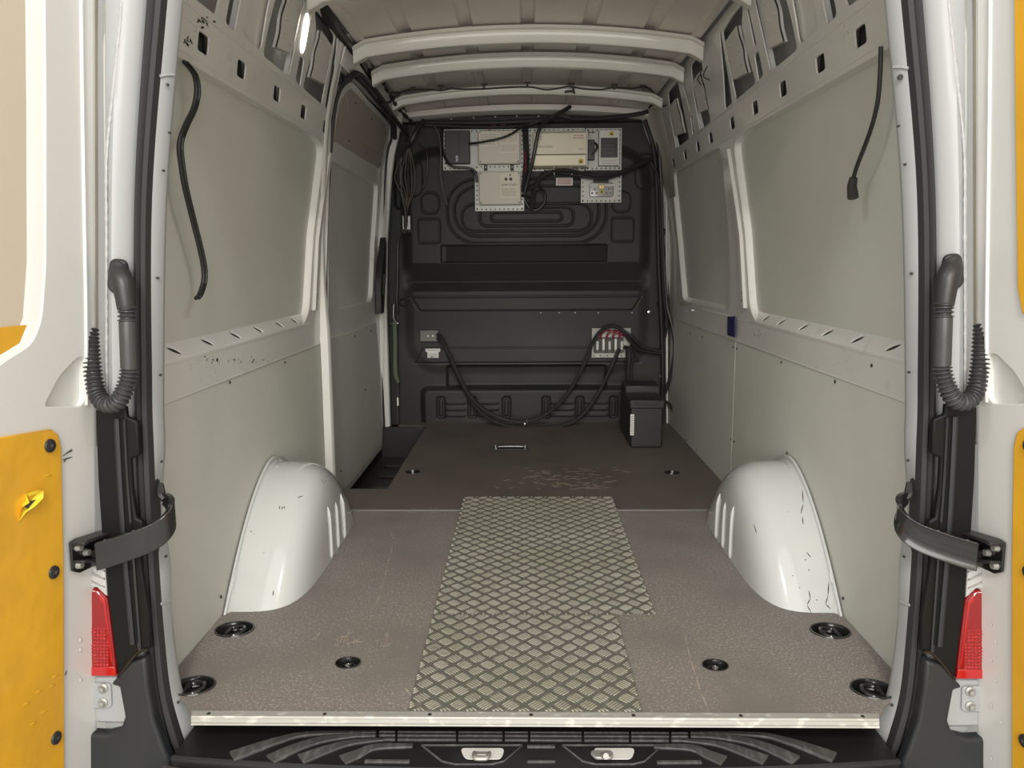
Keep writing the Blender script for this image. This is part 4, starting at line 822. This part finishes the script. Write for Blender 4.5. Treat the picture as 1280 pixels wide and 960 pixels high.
# red-lined label
x0, x1, z0, z1 = pr(695, 222, 716, 232, 3.05); t = thing('warning_sign', 'small white label with red print under the inverter', 'label', ((x0+x1)/2, 3.052, z0)); w_, h_ = x1-x0, z1-z0
MB().bx(-w_/2, w_/2, -.002, 0, 0, h_).build('sheet', white_l, t); m_ = MB(); [m_.bx(-w_/2+.008, w_/2-.008, -.0026, -.002, .007+.0095*i, .0125+.0095*i) for i in range(4)]; m_.build('print_lines', mat('pale_red', (.50, .22, .20), .6), t)
# left: socket, small card, white tag box
x0, x1, z0, z1 = pr(525, 413, 547.5, 427, 3.03); t = thing('power_socket', 'grey power connector with two round pins at the left of the bulkhead', 'connector', ((x0+x1)/2, 3.066, z0)); w_, h_ = x1-x0, z1-z0
MB().bx(-w_/2, w_/2, -.03, 0, 0, h_).build('housing', mat('grey_plastic', (.16, .16, .145), .5), t, bev=.003)
for dx in (-.006, .024): MB().lathe([(0, -.004), (.0055, -.004), (.0075, 0)], (dx, -.03, h_/2), 12, 'y').build('pin', chrome, t)
x0, x1, z0, z1 = pr(532, 436, 550, 447.5, 3.05); t = thing('instruction_card', 'small white card below the grey power connector', 'card', ((x0+x1)/2, 3.06, z0)); w_, h_ = x1-x0, z1-z0
MB().ext([Vector((a, 0, b)) for a, b in ((-w_*.38, 0), (w_*.38, 0), (w_*.38, h_*.62), (w_/2, h_*.68), (w_/2, h_), (-w_/2, h_), (-w_/2, h_*.68), (-w_*.38, h_*.62))], (0, -.003, 0)).build('card', white_l, t)
m_ = MB(); m_.bx(-w_*.42, w_*.42, -.0036, -.003, h_*.80, h_*.86); [m_.bx(-w_*.3, w_*.3, -.0036, -.003, .008+.007*i, .011+.007*i) for i in range(3)]; m_.bx(-.015, .0, -.0038, -.003, -.002, .008); m_.build('print_lines', mat('grey_ink', (.25, .25, .24), .6), t)
x0, x1, z0, z1 = pr(502.5, 269, 513, 287.5, 3.02); t = thing('relay_box', 'little white labelled relay hanging from the wires on the left', 'relay', ((x0+x1)/2, 3.05, z0)); w_, h_ = x1-x0, z1-z0
MB().bx(-w_/2, w_/2, -.02, 0, 0, h_).build('case', ink, t, bev=.003); MB().bx(-w_/2+.004, w_/2-.004, -.0215, -.02, .004, h_-.004).build('label_face', white_l, t); MB().bx(-.015, .012, -.0222, -.0215, h_*.52, h_*.56).build('print_line', ink, t)
MB().bx(-w_/2, w_/2, -.015, -.002, -.016, 0).build('plug', ink, t)
# fuse block with red leads
x0, x1, z0, z1 = pr(740, 410.5, 789, 447.5, 3.03); t = thing('fuse_block', 'white plate with five fuses and dark red leads above the battery box', 'fuse block', ((x0+x1)/2, 3.055, z0)); w_, h_ = x1-x0, z1-z0
MB().bx(-w_/2, w_/2-.03, -.004, 0, 0, h_).build('back_plate', sill_m, t); MB().bx(w_/2-.03, w_/2, -.004, 0, .07, h_).build('back_plate', sill_m, t)
MB().bx(-w_/2+.012, w_/2-.045, -.022, -.004, .032, .125).build('holder', ink, t, bev=.003)
for i in range(5):
    x = -w_/2+.032+i*.037; big = i % 2 == 0
    MB().bx(x-(.009 if big else .007), x+(.009 if big else .007), -.034, -.022, .048, .105 if big else .118).build('fuse', steel if big else white_l, t, bev=.003)
    MB().lathe([(0, -.042), (.005, -.04), (.007, -.022)], (x, 0, .040), 8, 'y').build('terminal_nut', chrome, t)
for i in range(5): MB().lathe([(0, -.0046), (.004, -.0046), (.004, -.003)], (-w_/2+.012+i*.042, 0, .012), 8, 'y').build('hole', cavity, t)
for i in range(4):
    x = -w_/2+.05+i*.038; MB().tube([(x, -.03, .12), (x+.004, -.035, .145), (x+.03, -.04, .168-.004*i), (x+.07-.012*i, -.035, .165), (w_/2-.04, -.03, .135)], .006, 8).build('red_lead', red_m, t)
# ---- cables
def cable(nm, lb, pts, r, m=black, cat='cable', grp=None, n=8, Y=None):
    q = []
    for p in pts:
        q.append(P(p[0], p[1], Y=p[2] if len(p) > 2 else Y))
    o = MB().tube(q, r, n).build(nm, m); return tag(o, lb, cat, grp)
cable('hanging_cable', 'thick black cable hanging in a low curve from socket to fuse block, lower of two', [(547, 418, 3.03), (553, 424, 3.0), (562, 446, 2.98), (575, 476, 2.97), (592, 505, 2.95), (612, 524, 2.93), (645, 534, 2.92), (690, 534, 2.92), (722, 524, 2.93), (745, 497, 2.96), (760, 468, 2.98), (770, 446, 2.99), (774, 436, 3.0)], .0115)
cable('hanging_cable', 'thick black cable crossing above the other one, rising over the fuse block', [(547, 422, 3.02), (557, 434, 2.98), (570, 462, 2.96), (583, 488, 2.94), (600, 508, 2.92), (625, 522, 2.90), (655, 527, 2.90), (682, 518, 2.92), (708, 494, 2.95), (728, 460, 2.97), (741, 428, 2.99), (752, 413, 2.99), (765, 408, 2.99), (778, 413, 2.99), (786, 424, 3.0), (800, 437, 3.02), (822, 441, 3.03), (832, 441, 3.03)], .0115)
cable('black_cable', 'black cable from the right edge of the fuse plate to the wall loom', [(776, 411, 2.99), (790, 421, 2.98), (803, 434, 3.0), (826, 439, 3.02)], .010)
cable('black_cable', 'black cable dropping straight down beside the battery box lid', [(781, 434, 2.99), (786, 440, 2.96), (785, 470, 2.95), (786, 500, 2.94), (788, 512, 2.80)], .013)
cable('black_cable', 'second black cable dropping to the battery box, right of the first', [(787, 432, 2.99), (790, 445, 2.97), (789, 480, 2.95), (791, 505, 2.90)], .008)
q = P(656, 530, Y=2.88); t = thing('cable_clamp', 'small bright clamp and bolt on the lowest point of the hanging cables', 'clamp', tuple(q))
MB().lathe([(0, -.012), (.007, -.010), (.009, 0)], (0, 0, 0), 10, 'y').build('bolt', chrome, t); MB().tube([(-.004, -.008, .018), (-.006, -.009, -.018)], .005, 8, False).build('eyelet', chrome, t); MB().tube([(.012, -.004, .030), (.012, -.006, .006)], .0045, 8, False).build('stud', chrome, t)
# looms on the right edge of the bulkhead
cable('wall_loom', 'black wire loom running down the right edge of the bulkhead, nearest the white wall', [(812, 150, 3.02), (822, 175, 3.0), (826, 230, 3.0), (828, 300, 3.0), (831, 350, 3.0), (834, 385, 3.0), (841, 412, 2.98), (843, 440, 2.96), (838, 470, 2.98), (831, 492, 3.0)], .011)
cable('wall_loom', 'black wire loom running straight down beside the looser right-hand loom', [(806, 150, 3.03), (818, 190, 3.02), (822, 250, 3.02), (824, 330, 3.02), (828, 420, 3.02), (829, 480, 3.02), (826, 530, 3.02)], .014)
cable('wall_loom', 'thin black loom in front of the two thicker right-hand looms', [(800, 195, 3.0), (815, 205, 3.0), (824, 230, 2.99), (826, 290, 2.98), (830, 370, 2.98), (834, 405, 2.98), (829, 430, 3.0)], .007)
cable('charging_cable', 'black cable end with white tip lying against the lower right wall', [(828, 500, 3.0), (834, 503, 2.98), (840, 510, 2.95), (845, 525, 2.92), (849, 545, 2.88), (850, 551, 2.86)], .009)
q = P(850, 553, Y=2.86); tag(MB().cyl(q+Vector((0, 0, .006)), q-Vector((0, 0, .006)), .010).build('cable_tip', white_l), 'white tip of the black cable end by the lower right wall', 'cable tip')
m_ = MB(); a, b = P(833, 260, Y=3.04), P(834, 535, Y=3.04); m_.tube([(a.x, a.y, a.z), (b.x, b.y, b.z)], .007, 8, False); tag(m_.build('conduit_pipe', paint), 'thin pale pipe behind the looms in the right front corner', 'pipe')
# cables around the inverter
cable('power_cable', 'thick black cable sagging under the inverter towards the right corner', [(664, 262, 2.98), (668, 240, 2.96), (676, 222, 2.95), (700, 213, 2.93), (725, 216, 2.93), (750, 220, 2.93), (775, 216, 2.94), (796, 206, 2.96), (815, 199, 3.0)], .013)
cable('power_cable', 'second thick black cable sagging just below the first, under the switch panel', [(680, 215, 2.96), (705, 216, 2.95), (735, 221, 2.94), (760, 222, 2.94), (785, 213, 2.95), (808, 202, 2.98)], .011)
cable('power_cable', 'black cable falling in front of the left end of the inverter', [(713, 133, 2.96), (700, 141, 2.93), (684, 150, 2.92), (674, 162, 2.90), (669, 185, 2.90), (665, 205, 2.92), (659, 228, 2.96), (655, 243, 2.98)], .011)
cable('power_cable', 'broad black cable bundle between the enclosures and the inverter', [(657, 150, 3.0), (657, 170, 2.99), (658, 195, 2.99), (657, 215, 2.99), (655, 240, 2.99)], .017)
cable('power_cable', 'black cable looped below the bundle, right of the lower enclosure', [(652, 244, 3.0), (662, 246, 2.97), (672, 236, 2.96), (680, 240, 2.98), (681, 252, 2.99), (672, 262, 3.0), (662, 260, 3.0), (656, 250, 3.0)], .008)
cable('power_cable', 'short black cable curling behind the loop by the lower enclosure', [(652, 232, 3.0), (663, 235, 2.99), (672, 226, 2.98), (680, 215, 2.98)], .009)
cable('sensor_cable', 'black cable crossing the front of the upper beige enclosure', [(586, 179.5, 2.97), (600, 178, 2.94), (625, 173, 2.92), (640, 167, 2.93), (652, 159, 2.96), (665, 155, 2.99)], .0065)
cable('sensor_cable', 'black cable wrapping under the electronic module', [(553, 158, 3.03), (553, 185, 3.0), (558, 200, 2.98), (566, 208, 2.97), (585, 210, 2.98), (594, 215, 2.99), (596, 228, 3.0)], .008)
cable('sensor_cable', 'thin grey wire hanging free left of the electronic module', [(543, 158, 3.0), (549, 170, 2.98), (551, 195, 2.98), (551, 220, 2.98), (555, 242, 2.99), (559, 256, 3.0)], .0035, mat('grey_wire', (.14, .13, .12), .5))
cable('red_cable', 'thin dark red lead above the upper beige enclosure', [(611, 162, 3.0), (618, 156, 2.99), (622, 154, 2.99), (640, 160, 3.0)], .005, red_m)
cable('red_cable', 'thin dark red lead between bundle and inverter', [(656, 190, 2.965), (657, 205, 2.96), (656, 216, 2.965)], .005, red_m)
for px in (692, 714, 724): cable('cable_tie', 'thin pale cable tie around the sagging cables, %s' % {692: 'leftmost of three', 714: 'middle of three', 724: 'rightmost of three'}[px], [(px, 208, 2.93), (px+1, 219, 2.925)], .0022, pad_m, 'cable tie', 'cable ties on the sagging cables')
cable('header_loom', 'black loom along the top of the bulkhead above the electrics', [(528, 152, 3.0), (560, 153, 2.99), (600, 153, 2.98), (640, 152, 2.98), (680, 149, 2.98), (700, 145, 2.98), (720, 148, 2.98), (760, 147, 3.0), (800, 142, 3.0), (815, 137, 3.0)], .013)
cable('header_loom', 'thinner black loom crossing just under the top loom', [(520, 155, 2.99), (580, 158, 3.0), (640, 158, 2.99), (668, 153, 2.98), (690, 146, 2.97), (705, 144, 2.97), (715, 149, 2.97)], .009)
# wires at the left front corner
q0 = P(508, 230, Y=2.97); wh = thing('wire_bundle', 'bundle of thin brownish wires fanning down the left front corner above the white relay', 'wires', tuple(q0))
for i in range(7):
    dx = (i-3)*2.2
    q = [P(a, b, Y=y)-q0 for a, b, y in [(518, 158, 3.0), (512-abs(dx)*.3, 176, 2.97), (508+dx*1.2, 200, 2.96), (506+dx*1.9, 222, 2.96), (509+dx*1.2, 240, 2.97), (509+dx*.35, 254, 3.0), (508+dx*.2, 264, 3.03)]]
    MB().tube(q, .0028, 6).build('wire', [mat('brown_wire', (.17, .12, .09), .5), ink, mat('grey_wire', (.14, .13, .12), .5)][i % 3], wh)
cable('corner_loom', 'thick black loom turning down at the left front corner', [(530, 150, 2.98), (520, 165, 2.95), (512, 180, 2.95), (503, 190, 2.96), (501, 215, 2.98), (503, 245, 3.0), (507, 265, 3.02), (507, 290, 3.04)], .013)
cable('corner_loom', 'thin black loom bowing out beside the white relay', [(512, 290, 3.03), (500, 296, 3.0), (497, 310, 2.99), (497, 340, 2.99), (496, 378, 2.99), (498, 392, 3.0)], .006)
cable('corner_loom', 'thin black lead with loops between top corner and bolts on the left', [(524, 180, 3.0), (533, 190, 2.99), (534, 215, 2.99), (528, 235, 3.0)], .0035)
o = cable('tie_down_strap', 'folded olive strap hanging at the left edge of the bulkhead', [(493, 402, 2.96), (494, 425, 2.95), (494, 455, 2.95), (495, 470, 2.95), (498, 478, 2.95)], [.014, .012, .015, .011], green_m, 'strap')
cable('strap_hook', 'bright hook at the top of the olive strap', [(492, 380, 2.96), (492, 398, 2.955), (497, 404, 2.95), (488, 404, 2.95)], .005, chrome, 'hook')
cable('rod', 'dark vertical rod with a white tag below the olive strap', [(497, 478, 2.97), (497, 500, 2.97), (497, 530, 2.97)], .005, ink, 'rod')
q = P(497.3, 502, Y=2.96); tag(MB().box(q, (.010, .006, .05)).build('white_tag', white_l), 'narrow white tag on the dark rod at the left of the bulkhead', 'tag')
# roof wiring
def roofcable(nm, lb, pts, r, Z, m=black, cat='cable', grp=None):
    q = [P(a, b, Z=(p[0] if p else Z)) for a, b, *p in pts]; return tag(MB().tube(q, r, 8).build(nm, m), lb, cat, grp)
def rc2(pts): return [P(a, b, Y=y) for a, b, y in pts]
q = rc2([(486, 116, 2.58), (500, 115, 2.585), (516, 112, 2.585), (540, 112, 2.585), (552, 113, 2.585), (565, 110.5, 2.585), (580, 111.5, 2.585), (605, 111, 2.585), (620, 110, 2.585), (648, 108.5, 2.585), (665, 109, 2.585), (683, 112, 2.585), (700, 110, 2.585), (712, 108, 2.585), (730, 111, 2.585), (750, 112, 2.585), (768, 109.5, 2.585), (790, 110.5, 2.585), (805, 108.5, 2.585), (815, 114, 2.6), (821, 125, 2.64), (826, 133, 2.66), (838, 130, 2.66)])
rw = thing('roof_wire', 'thin black wire clipped along the third roof bow', 'wire', (0, 0, 0)); MB().tube(q, .0042, 6).build('wire', black, rw)
for px, py in ((515, 110), (551, 109), (605, 107), (659, 105), (714, 106), (768, 108), (804, 108)):
    c_ = P(px, py-1.5, Y=2.582); MB().box(c_, (.034, .012, .010)).build('clip', ink, rw, bev=.003); MB().box(c_-Vector((0, .002, .012)), (.012, .01, .02)).build('clip_stem', ink, rw)
q = rc2([(716, 109, 2.58), (718, 117, 2.56)]); MB().tube(q, .005, 6).build('loose_tail', ink, rw); q = rc2([(706, 115, 2.58), (712, 114, 2.57), (717, 114, 2.56)]); MB().tube(q, .006, 6).build('loose_tail', ink, rw)
# thick duct along the left roof rail
q = [P(a, b, Y=y) for a, b, y in ((388, -16, 1.15), (398, 2, 1.22), (410, 20, 1.33), (420, 36, 1.45), (434, 54, 1.62), (450, 76, 1.88), (462, 103, 2.2), (470, 118, 2.35), (484, 138, 2.5), (498, 155, 2.72), (510, 170, 2.88))]
tag(MB().tube(q, [.030, .034, .033, .022, .019, .017, .020, .022, .020, .014, .010], 10).build('cable_duct', black), 'thick black cable duct running along the left roof edge', 'cable duct')
q = [P(a, b, Y=y) for a, b, y in ((448, 70, 1.85), (455, 80, 1.95), (464, 90, 2.1), (477, 100, 2.25), (484, 112, 2.4), (490, 122, 2.5), (494, 130, 2.6), (502, 140, 2.75), (510, 148, 2.85), (515, 152, 2.95))]
tag(MB().tube(q, lambda a, t: .009+.003*math.sin(a*60), 8, True, step=.012).build('roof_loom', black), 'lumpy black wire loom beside the cable duct under the left roof edge', 'loom')
q = [P(a, b, Y=y) for a, b, y in ((458, 88, 2.0), (466, 104, 2.15), (470, 117, 2.3), (478, 125, 2.4), (486, 128, 2.5), (492, 122, 2.5), (500, 116, 2.55))]
tag(MB().tube(q, .006, 8).build('roof_loom', black), 'thin looping black wire between cable duct and third roof bow', 'loom')
q = [P(a, b, Y=y) for a, b, y in ((510, 170, 2.88), (512, 178, 2.9), (505, 186, 2.92), (500, 196, 2.95))]; tag(MB().tube(q, .008, 8).build('roof_loom', black), 'short black wire end curling down at the top left corner of the bulkhead', 'loom')
# right upper thin wires
q = [W(885, 84+0, 1), W(893, 93, 1), W(889, 100, 1)]; q = [Vector((p.x-.02, p.y, p.z)) for p in (W(890, 83, 1), W(885, 95, 1), W(893, 100, 1))]
tag(MB().tube(q, .0025, 6).build('thin_wire', ink), 'thin black wire looping out of the right upper frame, right of the pair', 'wire', 'loose wires on the upper right frame')
q = [Vector((p.x-.02, p.y, p.z)) for p in (W(882, 92, 1), W(878, 99, 1), W(882, 106, 1))]
tag(MB().tube(q, .0025, 6).build('thin_wire', ink), 'thin black wire looping out of the right upper frame, left of the pair', 'wire', 'loose wires on the upper right frame')
# ---- hanging cables by the rear corners
q = [Vector((p.x+.018, p.y, p.z)) for p in [W(a, b, -1) for a, b in ((225, 80), (232, 92), (236, 112), (232, 135), (221, 158), (214, 180), (216, 205), (221, 235), (231, 275), (240, 310), (245, 335), (245, 352), (240, 368), (236, 373))]]
q[0].y -= .02; t = thing('hanging_lead', 'black twin cable hanging down the left window board near the rear', 'cable', tuple(q[0]))
MB().tube([p-t.location for p in q], .0052, 8).build('lead', black, t); MB().tube([p-t.location+Vector((.004, .009, 0)) for p in q], .0042, 8).build('lead', black_g, t)
q = [Vector((p.x-.018, p.y, p.z)) for p in [W(a, b, 1) for a, b in ((1111, 58), (1110, 90), (1107, 125), (1100, 155), (1090, 183), (1080, 208), (1075, 225))]]
t = thing('hanging_lead', 'black cable with a plug at its end hanging on the right window board', 'cable', tuple(q[0]))
MB().tube([p-t.location for p in q], .0055, 8).build('lead', black, t); e = q[-1]-t.location; MB().tube([e+Vector((0, -.003, .006)), e+Vector((0, .004, -.014)), e+Vector((0, -.008, -.045))], [.010, .012, .014], 10, False).build('plug', black, t)
# ---- corrugated conduits
for s, lb in ((-1, 'corrugated black rubber conduit looping from left pillar to the left door'), (1, 'corrugated black rubber conduit looping from right pillar to the right door')):
    pz = [P(a, b, Y=y) for a, b, y in ((1187, 341, -.10), (1184, 358, -.12), (1180, 378, -.125), (1179, 410, -.13), (1178, 440, -.13), (1178, 462, -.13), (1184, 484, -.135), (1194, 500, -.135), (1208, 502, -.13), (1219, 490, -.12), (1224, 465, -.108), (1227, 435, -.098), (1229, 405, -.085))]
    t = thing('door_conduit', lb, 'conduit', (s*pz[0].x, pz[0].y, pz[0].z), 'door conduits'); o_ = pz[0]
    def tr(p): return Vector((s*(p.x-o_.x), p.y-o_.y, p.z-o_.z))
    m_ = MB(); m_.ext([tr(P(a, b, Y=-.083)) for a, b in rp([(1177, 318), (1198, 316), (1202, 355), (1186, 366), (1174, 345)], 12)], (0, -.014, 0)); m_.build('flange', black, t, bev=.004)
    q = [tr(P(a, b, Y=y)) for a, b, y in ((1191, 328, -.085), (1189, 338, -.112), (1184, 352, -.122), (1180, 382, -.125))]; MB().tube(q, [.016, .021, .021, .0175], 14).build('boot', black, t)
    q = [tr(p) for p in pz[2:]]
    def rad(a, tt):
        smooth = .030 < a < .125
        return .0165 if smooth else .0158+.0028*math.sin(a*2*PI/.0085)
    MB().tube(q, rad, 16, True, step=.0012).build('corrugated_hose', mat('hose_rubber', (.045, .045, .046), .38), t)
# ---- door check straps
for s, lb in ((-1, 'curved black check strap holding the left rear door open'), (1, 'curved black check strap holding the right rear door open')):
    pz = [P(a, b, Y=y) for a, b, y in ((1133, 622, -.04), (1124, 630, -.065), (1122, 643, -.085), (1130, 658, -.105), (1146, 670, -.118), (1170, 680, -.128), (1200, 690, -.138), (1222, 696, -.145))]
    o_ = Vector((abs(pz[0].x), pz[0].y, pz[0].z)); t = thing('check_strap', lb, 'door strap', (s*o_.x, o_.y, o_.z), 'door check straps')
    def tr(p): return Vector((s*(abs(p.x)-o_.x), p.y-o_.y, p.z-o_.z))
    q = spline([tr(p) for p in pz]); n = len(q); hh = [(.012 + .018*min(1, i/(n*.3))) for i in range(n)]
    th = []
    for i in range(n):
        tn = (q[min(i+1, n-1)]-q[max(i-1, 0)]).normalized(); th.append(Vector((-tn.y, tn.x, 0)).normalized()*.006)
    up = [Vector((0, 0, h)) for h in hh]
    m_ = MB(); m_.loft([[p+d+u for p, d, u in zip(q, th, up)], [p-d+u for p, d, u in zip(q, th, up)], [p-d*.4+u*.7 for p, d, u in zip(q, th, up)], [p-d*.4-u*.7 for p, d, u in zip(q, th, up)], [p-d-u for p, d, u in zip(q, th, up)], [p+d-u for p, d, u in zip(q, th, up)]], close=True); m_.f += [tuple(k*n for k in range(6)), tuple(k*n+n-1 for k in range(6))]
    m_.build('arm', black_g, t, bev=.002)
    MB().tube([q[0]+Vector((s*.01, .012, .03)), q[0]+Vector((s*.004, .0, .008)), q[2]], [.006, .010, .008], 8).build('pivot', black, t)
    # bracket on the door
    def dq(px, py, d=-.004): 
        a, z = Dp(1336-px if 0 else px, py, -1); v = Vector(dmap(-1)(a, z, d)); return tr(v)
    pl_ = [dq(a, b) for a, b in ((83, 678), (90, 673), (128, 662), (129, 702), (112, 708), (95, 716), (86, 714))]; nrm = (dq(100, 690, -.012)-dq(100, 690, 0)).normalized()
    MB().ext(pl_, nrm*.006).build('door_bracket', black_g, t, bev=.002)
    MB().ext([dq(83, 678), dq(90, 673), dq(128, 661), dq(128, 665), dq(90, 678), dq(84, 682)], nrm*.035).build('bracket_lip', black, t, bev=.002); MB().ext([dq(86, 700), dq(128, 696), dq(128, 700), dq(86, 703)], nrm*.030).build('bracket_lip', black, t, bev=.002)
    c_ = dq(123, 684, -.02); MB().cyl(c_+Vector((0, 0, .034)), c_-Vector((0, 0, .034)), .013, 14).build('hinge_barrel', black_g, t); MB().cyl(c_+Vector((0, 0, .038)), c_+Vector((0, 0, .030)), .007, 10).build('hinge_pin', steel, t)
    for px, py in ((91, 684), (101, 690), (92, 706)):
        c_ = dq(px, py, -.010); MB().tube([c_, c_+nrm*.010], [.0085, .0065], 10, False).build('bolt', steel, t)
# ---- interior lamp on the left upper frame
qa = W(384, 17, -1); qb = W(377, 66, -1)
t = thing('wall_lamp', 'lit oval lamp between the openings of the upper left frame', 'lamp', tuple((qa+qb)/2+Vector((.008, 0, 0)))); n = 10
m_ = MB(); m_.tube([qa-t.location, (qa*.8+qb*.2)-t.location, (qa+qb)/2-t.location, (qb*.8+qa*.2)-t.location, qb-t.location], [.010, .022, .023, .022, .010], 12, flat=.35); m_.build('lens', lamp_m, t)
# blue sticker on the right pillar
q = [W(a, b, 1) for a, b in ((913.5, 395.5), (923, 395.5), (923, 422), (913.5, 419))]; q = [Vector((p.x-.013, p.y, p.z)) for p in q]
t = thing('blue_sticker', 'dark blue label on the belt rail by the right pillar', 'label', tuple(q[0])); MB().ext([p-q[0] for p in q], (-.002, 0, 0)).build('sheet', blue_m, t)
